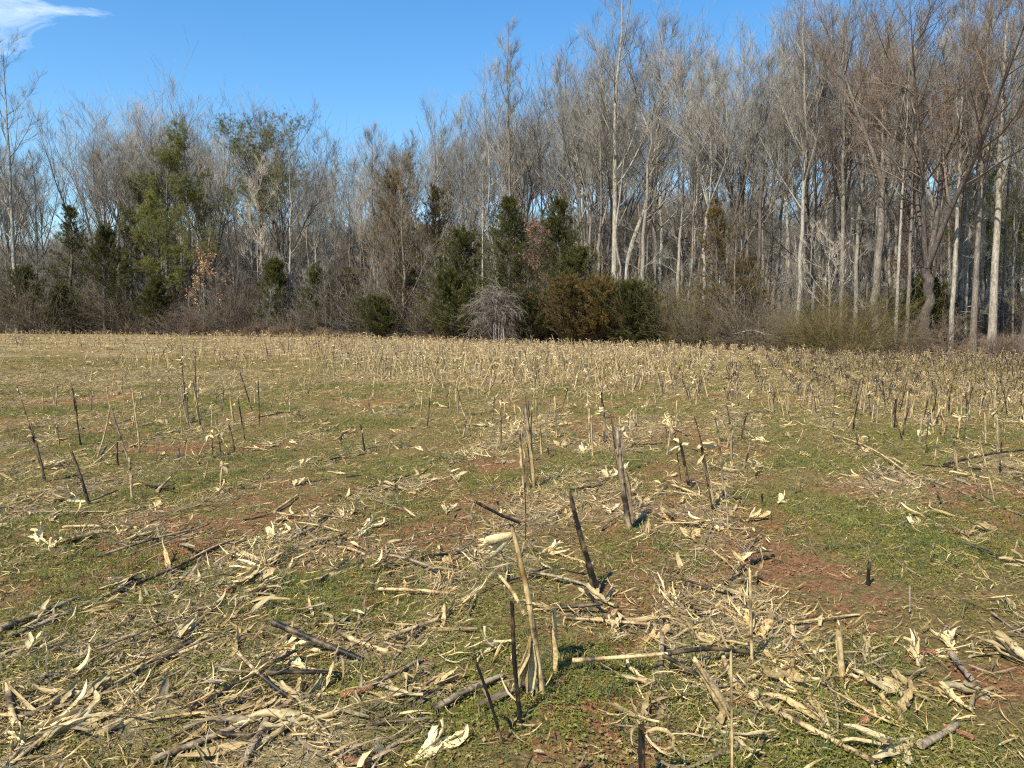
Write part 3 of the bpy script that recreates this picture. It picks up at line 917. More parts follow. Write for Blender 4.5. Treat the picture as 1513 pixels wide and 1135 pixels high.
# ---- the wood behind: slender trees as copies of eight kinds
rngF = np.random.default_rng(77)
protos = []
pk = [dict(H=21, r0=.17, cb=.38, fork=4, n1=16, lim=.40, ang=32, up=.12, fr=8, bark=M_bark_grey, twig=M_twig_grey),
      dict(H=22, r0=.20, cb=.45, n1=16, lim=.33, ang=40, up=.13, bark=M_bark_pale, twig=M_twig_pale),
      dict(H=20, r0=.16, cb=.35, fork=3, n1=15, lim=.42, ang=34, up=.12, bark=M_bark_grey, twig=M_twig_grey),
      dict(H=19, r0=.14, cb=.33, n1=18, lim=.36, ang=44, up=.12, bark=M_bark_dark, twig=M_twig_brown),
      dict(H=20, r0=.19, cb=.38, fork=5, n1=20, lim=.40, ang=34, up=.12, fr=10, bark=M_bark_pale, twig=M_twig_grey),
      dict(H=21, r0=.13, cb=.50, n1=13, lim=.24, ang=35, up=.16, bark=M_bark_grey, twig=M_twig_pale),
      dict(H=17, r0=.12, cb=.25, n1=18, lim=.36, ang=48, up=.10, bark=M_bark_dark, twig=M_twig_red),
      dict(H=20, r0=.18, cb=.42, fork=4, n1=16, lim=.42, ang=40, up=.10, fr=12, lean=(1.2, .5), bark=M_bark_grey, twig=M_twig_brown)]
DESC = ['four-limbed grey bare tree', 'pale straight bare tree', 'three-limbed grey bare tree', 'dark thin brown-twigged bare tree', 'pale fan-shaped bare tree',
        'very slim grey bare tree', 'short bare tree with reddish twigs', 'leaning grey bare tree']
for i, k in enumerate(pk):
    protos.append(make_tree(500 + i, nlimb=4, n2=6, n3=4, tw=4, tl=.95, tr=.008, low=8 if not k.get('fork') else 0, **k))
WOOD_LM = [(20, 'tall birch-like tree'), (90, 'gap of sky'), (158, 'pointed dark cedar'), (232, 'left fan-shaped tree'), (282, 'left pine'), (330, 'tan-leaved small oak'), (390, 'tall pine'), (430, 'domed tree'), (480, 'right low cedar'), (530, 'twiggy tree, left side'), (594, 'dense twiggy tree'),
           (645, 'ragged tall cedar'), (714, 'thin white trunks'), (745, 'pale brush heap'), (775, 'left middle cedar'), (820, 'right middle cedar'), (865, 'bronze cedars'), (905, 'great white trunk'), (935, 'curving pale trunk'), (985, 'olive-brown thicket'), (1038, 'narrow lit trunk'), (1080, 'crooked sapling'),
           (1130, 'fallen pale branch'), (1172, 'brown bushes'), (1215, 'left olive brush'), (1255, 'big olive bush'), (1293, 'slanting thick trunk'), (1330, 'two slim trunks'), (1366, 'crooked maple'), (1410, 'right-hand row'), (1464, 'brightest thick trunk'), (1505, 'border trunk')]
used = [None] * 8
def back_tree(i, x, y, s, rz, sx=1.0, tilt=(0, 0)):
    z = float(terrain(x, y)); 
    tone = rngF.uniform(.75, 1.15)
    px = 756.5 + x / y * FPX; b = min(WOOD_LM, key=lambda l: abs(l[0] - px)); dd = y - float(yedge(x))
    lab = DESC[i] + (' close behind the ' if dd < 14 else (' farther behind the ' if dd < 32 else ' far back behind the ')) + b[1]
    if used[i] is None:
        e = tree_obj('bare_tree', protos[i], (x, y, z), lab, 'tree', 'bare trees deep inside the wood', rz, (s * sx, s * sx, s), (tone,) * 3)
        used[i] = e
    else:
        e = copy_tree(used[i], (x, y, z), (tilt[0], tilt[1], rz), (s * sx, s * sx, s), lab, None, (tone, tone, tone * .97, 1))
    return e
cnt = 0
cand = []
for yy in np.arange(-2, 62, 4.1):
    for xx in np.arange(-78, 78, 3.9):
        x = xx + rngF.uniform(-1.7, 1.7); dy = yy + rngF.uniform(-1.8, 1.8) + 4.5
        y = float(yedge(x)) + dy
        if abs(x) > 0.68 * y + 6: continue
        px = 756.5 + x / y * FPX
        dens = np.interp(px, [-100, 60, 85, 125, 150, 480, 520, 640, 700, 860, 1513], [.5, .5, .08, .08, .40, .40, .38, .46, .54, .58, .72])
        if dy > 14: dens *= 0.8
        if dy > 34: dens *= 0.75
        if rngF.random() > dens: continue
        cand.append((x, y, px, dy))
for (x, y, px, dy) in cand:
    # tree-top line of the photograph
    tp = np.interp(px, [-50, 60, 85, 100, 118, 150, 230, 330, 370, 440, 480, 520, 600, 660, 700, 760, 830, 880, 1000, 1040, 1120, 1160, 1513],
                   [190, 230, 340, 340, 310, 200, 165, 165, 215, 190, 240, 215, 200, 200, 180, 155, 125, 85, 80, 90, 105, 50, 0])
    tp += abs(rngF.normal()) * 34 + 10
    h = float(AT(px, tp, y).z) - float(terrain(x, y))
    h = min(max(h, 8), 27) 
    i = int(rngF.choice(8, p=[.14, .18, .12, .10, .08, .24, .06, .08]))
    s = h / pk[i]['H']
    back_tree(i, x, y, s, rngF.uniform(0, 6.28), rngF.uniform(.85, 1.15), (rngF.normal() * .02, rngF.normal() * .02))
    cnt += 1
for k_, px in enumerate([1150, 1186, 1212, 1262, 1276, 1308, 1352, 1386, 1424, 1448, 1480, 1490, 655, 690, 845, 872, 888, 948, 1000, 1016, 1060, 1096, 1135]):
    D0 = 50 if px > 1100 else 63
    x = (px - 756.5) / FPX * D0; y = float(yedge(x)) + 3.0 + 6 * rngF.random(); x = (px - 756.5) / FPX * y
    h = min(float(AT(px, np.interp(px, [640, 760, 1000, 1160, 1513], [170, 130, 90, 30, -10]) + 40 * rngF.random(), y).z) - float(terrain(x, y)), 27)
    i = 5 if k_ % 3 else 1
    back_tree(i, x, y, h / pk[i]['H'], rngF.uniform(0, 6.28), .85, (rngF.normal() * .02, rngF.normal() * .02))
print('background trees', cnt)

# ---- the trees of the wood's edge, one by one
T = []
def hero(px, D, top, seed, label, name='bare_tree', basepx=None, rotz=0.0, color=None, **kw):
    p = at_px(px, D); H = height_to(px, top, D)
    if 'r0' not in kw: kw['r0'] = 0.0085 * H
    parts = make_tree(seed, H=H * 0.95, **kw)
    T.append(tree_obj(name, parts, p, label, 'tree', None, rotz, 1, color))
hero(27, 72, 40, 1, 'tall pale birch-like tree with a straight white trunk at the far left of the wood', cb=.28, n1=22, lim=.30, ang=40, up=.15, bark=M_bark_pale, twig=M_twig_grey, r0=.20, n2=6, tw=6, wig=.004)
hero(62, 76, 215, 2, 'lower brownish bare tree just right of the tall pale tree at the far left', cb=.3, n1=16, lim=.36, ang=45, bark=M_bark_grey, twig=M_twig_brown, r0=.14)
hero(-30, 70, 90, 3, 'bare tree at the very left border of the wood reaching into the picture', cb=.25, n1=18, lim=.34, ang=46, bark=M_bark_grey, twig=M_twig_grey)
hero(165, 80, 150, 4, 'broad fan-shaped bare tree with many rising grey limbs left of the pines', cb=.16, fork=6, n1=36, lim=.34, ang=24, up=.13, fr=8, bark=M_bark_grey, twig=M_twig_grey, n2=8, n3=5, r0=.24)
hero(232, 84, 132, 5, 'tallest of the fan-shaped bare trees behind the left pine', cb=.22, fork=6, n1=36, lim=.32, ang=24, up=.14, bark=M_bark_pale, twig=M_twig_pale, n2=8, n3=5)
hero(312, 86, 138, 6, 'round-topped pale bare tree rising behind and between the two pines', cb=.22, fork=6, n1=34, lim=.34, ang=28, up=.12, bark=M_bark_grey, twig=M_twig_grey, n2=8, n3=5)
hero(428, 82, 160, 7, 'rounded bare tree with brownish domed crown right of the tall pine', cb=.24, fork=6, n1=36, lim=.36, ang=34, up=.08, bark=M_bark_grey, twig=M_twig_brown, n2=8, n3=5, r0=.2)
hero(388, 73, 232, 8, 'slim white-stemmed tree with spreading branches in front of the tall pine', cb=.32, n1=18, lim=.36, ang=48, up=.13, bark=M_bark_pale, twig=M_twig_tan, r0=.10, tr=.010, n2=5, n3=4, wig=.006)
hero(232, 76, 205, 9, 'thin straight pale sapling standing before the left pine', cb=.5, n1=10, lim=.15, ang=38, bark=M_bark_pale, twig=M_twig_grey, r0=.07, n2=4, n3=4)
hero(500, 76, 235, 10, 'slender bare tree standing between the domed tree and the dense twiggy tree', cb=.3, n1=16, lim=.26, ang=38, bark=M_bark_grey, twig=M_twig_grey, r0=.12)
hero(552, 74, 170, 11, 'upright fine-twigged bare tree behind the left side of the dense twiggy tree', cb=.26, n1=22, lim=.24, ang=32, up=.17, bark=M_bark_grey, twig=M_twig_grey, r0=.14, n2=7)
hero(594, 66, 200, 12, 'dense twiggy oval bare tree with low spreading branches left of centre', cb=.10, n1=34, lim=.34, ang=50, up=.13, bark=M_bark_grey, twig=M_twig_brown, r0=.15, n2=8, n3=5, tw=5, tl=.5)
hero(640, 72, 160, 13, 'bare tree rising just right of the dense twiggy tree', cb=.34, fork=3, n1=14, lim=.34, ang=34, bark=M_bark_grey, twig=M_twig_grey, r0=.15)
hero(714, 64, 215, 14, 'very straight thin white trunk standing left of the middle cedars', cb=.55, n1=9, lim=.14, ang=40, bark=M_bark_pale, twig=M_twig_pale, r0=.085, n2=4, n3=4, wig=.002, color=(1.25, 1.25, 1.2))
hero(700, 68, 230, 15, 'second straight thin pale trunk just left of the whitest trunk', cb=.5, n1=9, lim=.15, ang=40, bark=M_bark_pale, twig=M_twig_grey, r0=.08, n2=4, n3=4, wig=.003)
hero(738, 69, 95, 16, 'bare tree whose long limb leans far out to the left above the middle', cb=.42, n1=12, lim=.44, ang=52, up=.10, bark=M_bark_pale, twig=M_twig_pale, lean=(-1.6, 0), r0=.17, bend=[(.45, -.9, 0)])
hero(757, 66, 18, 17, 'tall slim bare tree with an upright leader rising over the middle cedars', cb=.42, n1=20, lim=.22, ang=34, up=.16, bark=M_bark_grey, twig=M_twig_grey, r0=.19, wig=.007)
hero(790, 68, 110, 18, 'dark-limbed bare tree with sweeping crown between the cedars and the great white trunk', cb=.45, fork=3, n1=14, lim=.42, ang=40, up=.09, bark=M_bark_dark, twig=M_twig_grey, r0=.17)
hero(832, 70, 55, 19, 'bare tree filling the sky just left of the great white trunk', cb=.4, n1=16, lim=.3, ang=40, bark=M_bark_grey, twig=M_twig_grey, r0=.15)
hero(905, 61.5, -60, 20, 'great white-barked tree with a straight thick trunk right of the middle', cb=.44, n1=16, lim=.38, ang=42, up=.15, bark=M_bark_pale, twig=M_twig_grey, r0=.27, n2=8, n3=5, wig=.003, color=(1.1, 1.08, 1.03), bend=[(.9, .5, 0)])
hero(926, 62, -10, 21, 'pale trunk leaning and curving up to the right beside the great white trunk', cb=.55, fork=3, n1=12, lim=.40, ang=34, lean=(4.6, .6), bark=M_bark_pale, twig=M_twig_grey, r0=.22, bend=[(.22, -.9, 0)], color=(1.15, 1.13, 1.08))
hero(921, 60, 130, 22, 'thin pale stem squeezed between the great white trunk and the leaning trunk', cb=.55, n1=9, lim=.18, ang=38, bark=M_bark_pale, twig=M_twig_grey, r0=.10, bend=[(.5, -.5, 0)])
hero(968, 63, 20, 23, 'grey bare tree with sideways lower branches right of the leaning pale trunk', cb=.35, n1=18, lim=.30, ang=52, bark=M_bark_grey, twig=M_twig_grey, r0=.20)
hero(1038, 57, 48, 24, 'slim tree with a narrow lit trunk and dense grey fan crown', cb=.42, fork=4, n1=20, lim=.34, ang=28, up=.14, bark=M_bark_pale, twig=M_twig_pale, r0=.14, n2=8, n3=5)
hero(1075, 58, 60, 25, 'bare tree with a full grey crown right of the narrow lit trunk', cb=.42, fork=3, n1=16, lim=.36, ang=34, bark=M_bark_dark, twig=M_twig_pale, r0=.17, n2=8)
hero(1118, 55, 60, 26, 'dark upright trunk standing just left of the brown bush patch', cb=.4, n1=16, lim=.28, ang=40, bark=M_bark_dark, twig=M_twig_grey, r0=.18)
hero(1172, 53, -50, 27, 'tall grey tree rising beyond the picture top above the brown bushes', cb=.38, n1=18, lim=.32, ang=42, bark=M_bark_pale, twig=M_twig_grey, r0=.17)
hero(1200, 55, 10, 28, 'reddish-twigged maple behind the left part of the olive bush', cb=.36, n1=18, lim=.30, ang=44, bark=M_bark_grey, twig=M_twig_red, leaves=M_bud, leafn=.5, r0=.15)
hero(1240, 54, -40, 29, 'straight grey trunk rising behind the middle of the olive bush', cb=.45, n1=14, lim=.28, ang=40, bark=M_bark_grey, twig=M_twig_grey, r0=.19)
hero(1293, 50, -60, 30, 'thick grey trunk slanting slightly left above the olive bush', cb=.40, fork=3, n1=14, lim=.38, ang=40, lean=(-1.6, .3), bark=M_bark_grey, twig=M_twig_red, r0=.27, leaves=M_bud, leafn=.35)
hero(1322, 49, 60, 31, 'pale slim straight trunk just right of the olive bush', cb=.5, n1=10, lim=.20, ang=42, bark=M_bark_pale, twig=M_twig_grey, r0=.12, wig=.004)
hero(1338, 49.5, 90, 32, 'grey slim straight trunk second to the right of the olive bush', cb=.5, n1=10, lim=.20, ang=42, bark=M_bark_grey, twig=M_twig_grey, r0=.14, wig=.004)
hero(1366, 48.5, -20, 33, 'broad-based maple with a dark crooked limb and dense red-brown crown', cb=.20, fork=4, n1=22, lim=.42, ang=50, up=.07, bark=M_bark_dark, twig=M_twig_red, r0=.33, n2=8, n3=5, leaves=M_bud, leafn=.8, wob=.16, fr=6, lean=(-1.4, 0))
hero(1404, 48, -30, 34, 'straight lit trunk, left one of the row right of the crooked maple', cb=.48, n1=12, lim=.25, ang=42, bark=M_bark_pale, twig=M_twig_grey, r0=.16, wig=.003)
hero(1414, 51, -60, 35, 'straight grey trunk close behind the row right of the crooked maple', cb=.5, n1=12, lim=.25, ang=42, bark=M_bark_grey, twig=M_twig_red, r0=.16, wig=.003)
hero(1437, 47.5, -60, 36, 'two-toned grey trunk standing in the middle of the right-hand row', cb=.45, n1=14, lim=.28, ang=44, bark=M_bark_grey, twig=M_twig_red, r0=.20, wig=.003, leaves=M_bud, leafn=.4)
hero(1464, 46.5, -80, 37, 'tall thick pale trunk, brightest of the right-hand row', cb=.42, n1=14, lim=.30, ang=44, bark=M_bark_pale, twig=M_twig_grey, r0=.25, wig=.002, color=(1.0, .97, .92))
hero(1508, 46, -40, 38, 'dark trunk cut by the right border of the picture', cb=.45, n1=14, lim=.28, ang=44, bark=M_bark_dark, twig=M_twig_grey, r0=.22)
hero(1495, 50, 120, 39, 'thin bare sapling standing close to the right border', cb=.3, n1=12, lim=.25, ang=44, bark=M_bark_grey, twig=M_twig_brown, r0=.08)
hero(1560, 45, -60, 40, 'tree just outside the right border whose branches reach in', cb=.35, n1=16, lim=.34, ang=50, bark=M_bark_grey, twig=M_twig_grey, r0=.22)
hero(1225, 48.5, 330, 41, 'low crooked pale shrub-like tree arching over the olive bush', cb=.3, n1=12, lim=.55, ang=60, bark=M_bark_pale, twig=M_twig_tan, r0=.07, n2=5, n3=4, tl=.35)
hero(1085, 52.5, 310, 42, 'small crooked sapling among the brown bushes right of centre', cb=.2, n1=14, lim=.5, ang=55, bark=M_bark_grey, twig=M_twig_brown, r0=.07, n2=5, n3=4, tl=.4)
hero(150, 72, 360, 43, 'small spreading sapling at the field edge left of the dark cedar', cb=.15, n1=16, lim=.4, ang=52, bark=M_bark_grey, twig=M_twig_brown, r0=.06, n2=5, n3=4, tl=.4)
hero(302, 69, 372, 44, 'small oak still holding tan leaves at the foot of the pines', name='leafy_sapling', cb=.2, n1=14, lim=.42, ang=52, bark=M_bark_grey, twig=M_twig_brown, r0=.06, n2=4, n3=3, tw=4, tl=.3, leaves=M_tanleaf, leafn=.30)
hero(796, 62, 322, 45, 'small tree with clinging russet leaves between the two middle cedars', name='leafy_sapling', cb=.25, n1=14, lim=.34, ang=45, bark=M_bark_grey, twig=M_twig_red, r0=.07, n2=5, n3=4, tw=4, tl=.35, leaves=M_redleaf, leafn=.55)
hero(1345, 51, 300, 46, 'small tree holding a few pale leaves behind the crooked maple', name='leafy_sapling', cb=.3, n1=14, lim=.4, ang=50, bark=M_bark_grey, twig=M_twig_red, r0=.07, n2=5, n3=4, tw=4, tl=.4, leaves=M_redleaf, leafn=.3)

# ---- evergreens
def ever(kind, px, D, top, label, W=None, seed=0, rotz=0.0, cat='tree', **kw):
    p = at_px(px, D); H = height_to(px, top, D)
    if kind == 'cedar':
        parts = make_cedar(seed, H, (W or .22) * H * 1.15, **kw); nm = 'cedar_tree'
    else:
        parts = make_pine(seed, H, W=W or .25 * H, **kw); nm = 'pine_tree'
    tree_obj(nm, parts, p, label, cat, None, rotz)
ever('pine', 282, 73, 205, 'open-crowned green pine, left and lower of the two pines', seed=1, cb=.22, n1=44, W=5.2, flat=-.1, dens=.95)
ever('pine', 238, 74, 268, 'younger pine filling in the green left of the left pine', seed=2, cb=.25, n1=34, W=4.0)
ever('pine', 392, 75.5, 205, 'tall pine with a flat dense green top right of the left pine', seed=3, cb=.52, n1=34, W=5.0, flat=.35, clump=.24)
ever('pine', 1452, 62, 225, 'dark pine half hidden behind the trunks of the right-hand row', seed=4, cb=.35, n1=30, W=4.2)
ever('pine', 1500, 58, 300, 'low dark pine boughs near the right border', seed=5, cb=.3, n1=26, W=4.0)
ever('pine', 205, 75, 262, 'slim dark pine at the left of the pine group', seed=6, cb=.3, n1=26, W=2.6)
C_ = [(158, 71, 340, 'dark cedar with a pointed top left of the pines', .27, 1.3, M_cedar), (110, 74, 305, 'slim dark cedar beside the gap of sky on the left', .16, .8, M_cedar),
      (40, 72, 400, 'broad black-green cedar low at the left field edge', .50, 1.3, M_cedar), (96, 71, 425, 'small dark cedar right of the broad low cedar', .45, 1.0, M_cedar),
      (232, 70, 412, 'small rounded cedar below the left pine', .42, 1.0, M_cedar), (404, 71, 386, 'dark cedar with a ragged crown below the tall pine', .34, 1.1, M_cedar),
      (470, 70, 395, 'dark cedar right of the one below the tall pine', .33, 1.1, M_cedar), (520, 72, 400, 'slender dim cedar left of the dense twiggy tree', .3, .9, M_cedar),
      (575, 71, 258, 'tall brownish-green cedar behind the dense twiggy tree', .22, 1.7, M_cedar_br), (640, 70, 282, 'tall ragged cedar right behind the dense twiggy tree', .22, 1.5, M_cedar_br),
      (680, 66, 345, 'dark cedar at the left of the thin white trunks', .30, 1.3, M_cedar), (668, 63.5, 415, 'low bushy cedar at the field edge left of the pale brush heap', .50, 1.3, M_cedar),
      (758, 63, 292, 'left one of the two tall dark cedars in the middle', .20, 1.7, M_cedar), (820, 62.5, 298, 'right one of the two tall dark cedars in the middle', .21, 1.7, M_cedar),
      (855, 61, 372, 'green cedar on the right flank of the two middle cedars', .33, 1.1, M_cedar), (700, 62.5, 440, 'low bright green cedar close by the left of the brush heap', .55, 1.0, M_cedar),
      (785, 60.5, 452, 'low green cedar close by the right of the brush heap', .75, 1.1, M_cedar), (845, 59, 425, 'bronze-brown bushy cedar right of the brush heap', .60, 1.6, M_cedar_br),
      (888, 58.5, 428, 'bronze and green bushy cedar, middle one of the low group below the white trunk', .55, 1.4, M_cedar_br), (930, 57.5, 432, 'round green cedar at the right end of the low group below the white trunk', .58, 1.3, M_cedar),
      (560, 67, 452, 'low green cedar in front of the dense twiggy tree', .65, 1.0, M_cedar), (600, 70, 400, 'shadowed cedar under the dense twiggy tree', .35, 1.1, M_cedar_br), (1062, 56, 292, 'narrow dim cedar behind the narrow lit trunk', .17, 1.0, M_cedar_br),
      (1365, 53, 425, 'shadowed cedar behind the foot of the crooked maple', .5, 1.0, M_cedar), (1100, 54, 380, 'dim cedar mixed in the brown bushes right of centre', .25, .8, M_cedar_br)]
for k, (px, D, top, lab, W, dn_, mt) in enumerate(C_):
    ever('cedar', px, D - ((2.4 if top > 380 else 1.0) if px > 530 else .4), top - (6 if top > 380 and px > 530 else 0), lab, W * ((1.02 if top > 380 else 1.3) if px > 530 else (.95 if top > 380 else 1.2)), 100 + k, mat=mt, dens=dn_, open_=.5 if mt is M_cedar_br and W < .4 else (.2 if W < .3 else .08))

# ---- the bleached brush heap: a fallen tree top hanging down in a dome of grey twigs
rb = np.random.default_rng(9)
hp = at_px(734, 56.6); hh = height_to(734, 424, 56.6)
be = empty('brush_heap', hp, 'dome of bleached drooping twigs round a broken stem at the field edge', 'brush heap')
ac = Acc()
for j in range(8):
    x = rb.uniform(-.75, .75); P0 = np.array([x, rb.uniform(-1.3, -.5), -.05]); P1 = np.array([x * .3 + .05, -.1, hh * rb.uniform(.7, .97)])
    stm = Acc(); stm.tubes(stem_pts(rb, P0, P1, 8, .03)[None], np.linspace(.07, .035, 8)[None], 6)
    o = link('stem', stm.mesh('stem', M_bark_grey, True), be)
n = 170
az = rb.uniform(0, 2 * PI, n); S = np.stack([rb.normal(size=n) * .38, rb.normal(size=n) * .3, hh * rb.uniform(.30, 1.0, n)], 1)
d = np.stack([np.cos(az), np.sin(az), rb.normal(size=n) * .55], 1)
P, Rr = grow(rb, S, d, rb.uniform(.7, 2.9, n), np.full(n, .018), 9, -.17, .17)
P[..., 2] = np.maximum(P[..., 2], .05); ac.tubes(P, Rr, 3)
P2, R2 = spawn(rb, P, Rr, 8, .2, 1, 45, 20, .32, -.06, 4, .2, .5, .3)
P2[..., 2] = np.maximum(P2[..., 2], .02); ac.tubes(P2, np.maximum(R2, .009), 3)
twigs(ac, rb, P2, 6, .42, .008, -.35, .7)
o = link('twigs', ac.mesh('twigs', M_twig_heap), be); o['kind'] = 'stuff'

# ---- bushes along the edge
def bush(px, D, top, W, label, seed, mat, **kw):
    p = at_px(px, D); H = height_to(px, top, D)
    e = empty('bush', p, label, 'bush')
    for pn, me in make_bush(seed, H, W, mat=mat, **kw):
        o = link(pn, me, e); o['kind'] = 'stuff'
B_ = [(1248, 46.5, 438, 5.4, 'big mounded olive bush at the field edge on the right', M_twig_olive, 130), (1205, 48, 450, 3.2, 'left shoulder of olive brush beside the big olive bush', M_twig_olive, 70),
      (985, 56, 405, 4.4, 'olive-brown thicket right of the round green cedar', M_twig_olive, 110), (1040, 54.5, 432, 4.2, 'brown thicket at the foot of the narrow lit trunk', M_twig_brown, 90),
      (1110, 52, 420, 4.0, 'brown tangled bush in the middle of the right-hand thicket', M_twig_brown, 90), (1158, 50, 455, 3.0, 'low dark brown bush left of the olive brush', M_twig_brown, 70),
      (800, 63, 410, 4.5, 'greyish brown bush under the two middle cedars', M_twig_brown, 90), (880, 60, 400, 4.5, 'olive bush filling the foot of the great white trunk', M_twig_olive, 90),
      (610, 67, 440, 4.2, 'grey-brown bush in front of the tall brownish cedars', M_twig_brown, 80), (505, 70, 430, 5.0, 'wide grey-brown thicket left of the dense twiggy tree', M_twig_brown, 90),
      (350, 71, 415, 5.5, 'wide brown thicket at the foot of the tall pine', M_twig_brown, 100), (440, 70, 440, 4.0, 'brown bush between two low cedars below the domed tree', M_twig_brown, 80),
      (200, 72, 430, 5.0, 'brown thicket left of the small rounded cedar', M_twig_brown, 90), (270, 70, 445, 4.0, 'red-brown low bush below the left pine', M_twig_red, 80),
      (120, 73, 415, 5.5, 'dark grey thicket right of the broad low cedar at the left', M_twig_dark, 90), (62, 71, 405, 6.0, 'grey thicket over the broad low cedar at the left', M_twig_brown, 100),
      (5, 72, 410, 6.0, 'grey-brown thicket at the left border of the picture', M_twig_brown, 90), (1330, 47.5, 470, 2.4, 'low brown scrub between the slim trunks on the right', M_twig_brown, 50),
      (1392, 47, 462, 2.4, 'low brown scrub at the foot of the crooked maple', M_twig_red, 50), (1480, 45.6, 480, 2.6, 'low russet scrub at the foot of the bright thick trunk', M_twig_red, 50),
      (545, 69, 400, 3.8, 'pale-twigged bush behind the low green cedar left of centre', M_twig_grey, 70), (925, 62, 385, 4.0, 'grey-brown brush behind the round green cedar', M_twig_brown, 80)]
for k, (px, D, top, W, lab, mt, ns) in enumerate(B_):
    bush(px, D - 0.9, top + [-14, 10, 0, 18][k % 4], W * [1.1, .9, 1.25][k % 3], lab, 300 + k, mt, ns=int(ns * 1.15), tl=.34, r=.009, twn=6)
# young trees filling the height between bushes and crowns
rs0 = np.random.default_rng(41)
SAP = [make_tree(820 + i, H=7, r0=.045, cb=.12, n1=20, lim=.38, ang=46, up=.12, n2=5, n3=4, tw=3, tl=.45, tr=.007, bark=[M_bark_grey, M_bark_pale, M_bark_dark][i], twig=[M_twig_brown, M_twig_grey, M_twig_red][i], nlimb=0) for i in range(3)]
sfirst = [None] * 3
for q in range(230):
    x = rs0.uniform(-60, 44) if q < 120 else rs0.uniform(-55, 0); dy = -.2 + 16 * rs0.random() ** 1.2
    if x > 22 and rs0.random() < .5: continue
    y = float(yedge(x)) + dy
    if abs(x) > .7 * y + 3: continue
    i = int(rs0.integers(0, 3)); s = rs0.uniform(.45, 1.15); z = float(terrain(x, y)); pxx = 756.5 + x / y * FPX
    b = min(WOOD_LM, key=lambda l: abs(l[0] - pxx)); lab = ('tall ' if s > .9 else ('low ' if s < .65 else '')) + ['brown-twigged', 'grey-twigged', 'reddish-twigged'][i] + ' sapling ' + ('close by the ' if dy < 5 else 'some way behind the ') + b[1]
    sc3 = (s * 1.1, s * 1.1, s)
    if sfirst[i] is None: sfirst[i] = tree_obj('sapling', SAP[i], (x, y, z), lab, 'sapling', 'young bare trees along the wood edge', rs0.uniform(0, 6), sc3)
    else: copy_tree(sfirst[i], (x, y, z), (rs0.normal() * .05, rs0.normal() * .05, rs0.uniform(0, 6)), sc3, lab, None, (1, 1, 1, 1))
# countable row of copies making up the shrub layer behind
sp_ = [make_bush(400 + i, 3.2, 3.6, ns=60, mat=m_, tl=.4, r=.010, twn=5) for i, m_ in enumerate((M_twig_brown, M_twig_grey, M_twig_dark, M_twig_red))]
NM = ['brown', 'grey', 'dark', 'reddish']
first = [None] * 4
rs = np.random.default_rng(12)
for q in range(190):
    x = rs.uniform(-60, 44); dy = 1.2 + 24 * rs.random() ** 1.3
    if x > 24 and dy < 6: continue
    y = float(yedge(x)) + dy
    if abs(x) > .7 * y + 3: continue
    i = int(rs.choice(4, p=[.38, .27, .2, .15])); s = rs.uniform(.7, 1.35) * (1 if x < 15 else .75)
    z = float(terrain(x, y)); b = min(WOOD_LM, key=lambda l: abs(l[0] - (756.5 + x / y * FPX))); lab = NM[i] + (' large' if s > 1.1 else ' small' if s < .8 else '') + ' leafless bush ' + ('just behind the ' if dy < 8 else 'deeper behind the ') + b[1]
    if first[i] is None:
        e = empty('bush', (x, y, z), lab, 'bush', 'understorey bushes inside the wood', (0, 0, rs.uniform(0, 6)), s)
        for pn, me in sp_[i]: link(pn, me, e)['kind'] = 'stuff'
        first[i] = e
    else: copy_tree(first[i], (x, y, z), (0, 0, rs.uniform(0, 6)), (s * 1.1, s * 1.1, s), lab)
# pale fallen branch lying before the right-hand thicket
a = Acc(); p0 = AT(1082, 492, 50.5); p1 = AT(1188, 505, 49.0); q0 = Vector(at_px(1082, 50.5))
pp = [AT(1082, 494, 50.5), AT(1110, 488, 50.2), AT(1145, 497, 49.7), AT(1165, 504, 49.4), AT(1190, 510, 49.0)]
pa = np.array([list(v - q0) for v in pp]); a.tubes(pa[None], np.array([[.035, .05, .05, .04, .02]]), 5)
pb, rb_ = spawn(rb, pa[None], np.array([[.035, .05, .05, .04, .02]]), 6, .1, 1, 40, 10, .3, .1, 4, .15, .5); a.tubes(pb, rb_, 3)
fb = link('fallen_branch', a.mesh('fallen_branch', M_bark_pale), None, q0); tag(fb, 'pale fallen branch arching low in front of the brown thicket', 'branch')
# far wood closing the view between the trunks
rw = np.random.default_rng(5)
n = 3800
x = np.where(rw.random(n) < .35, rw.uniform(-140, -15, n), rw.uniform(-150, 130, n)); dy = 50 + 110 * rw.random(n) ** .8; y = yedge(np.clip(x, -200, 100)) + dy
far_src = []
for i in (0, 2, 4, 6):
    pts = [m for nme, m in protos[i]]
    # one joined light mesh per kind
    vs = []; fs = []; off = 0
    for m in pts:
        v = np.empty(len(m.vertices) * 3, np.float32); m.vertices.foreach_get('co', v)
        l = np.empty(len(m.loops), np.int32); m.loops.foreach_get('vertex_index', l)
        vs.append(v.reshape(-1, 3)); fs.append(l.reshape(-1, 3) + off); off += len(m.vertices)
    far_src.append(mesh_np('far_tree_%d' % i, np.concatenate(vs), np.concatenate(fs), [M_twig_grey, M_twig_brown, M_twig_grey, M_twig_brown][len(far_src)]))
px = 756.5 + x / y * FPX
hs_ = np.interp(px, [-100, 80, 120, 500, 700, 900, 1513], [.85, .6, .75, .80, .80, .9, 1.0]) * rw.uniform(.6, 1.0, n)
ff = scatter('far_woodland', np.stack([x, y, terrain(x, y)], 1), np.stack([np.zeros(n), np.zeros(n), rw.uniform(0, 6.28, n)], 1), np.stack([hs_ * 1.15, hs_ * 1.15, hs_], 1), rw.integers(0, 4, n), far_src)
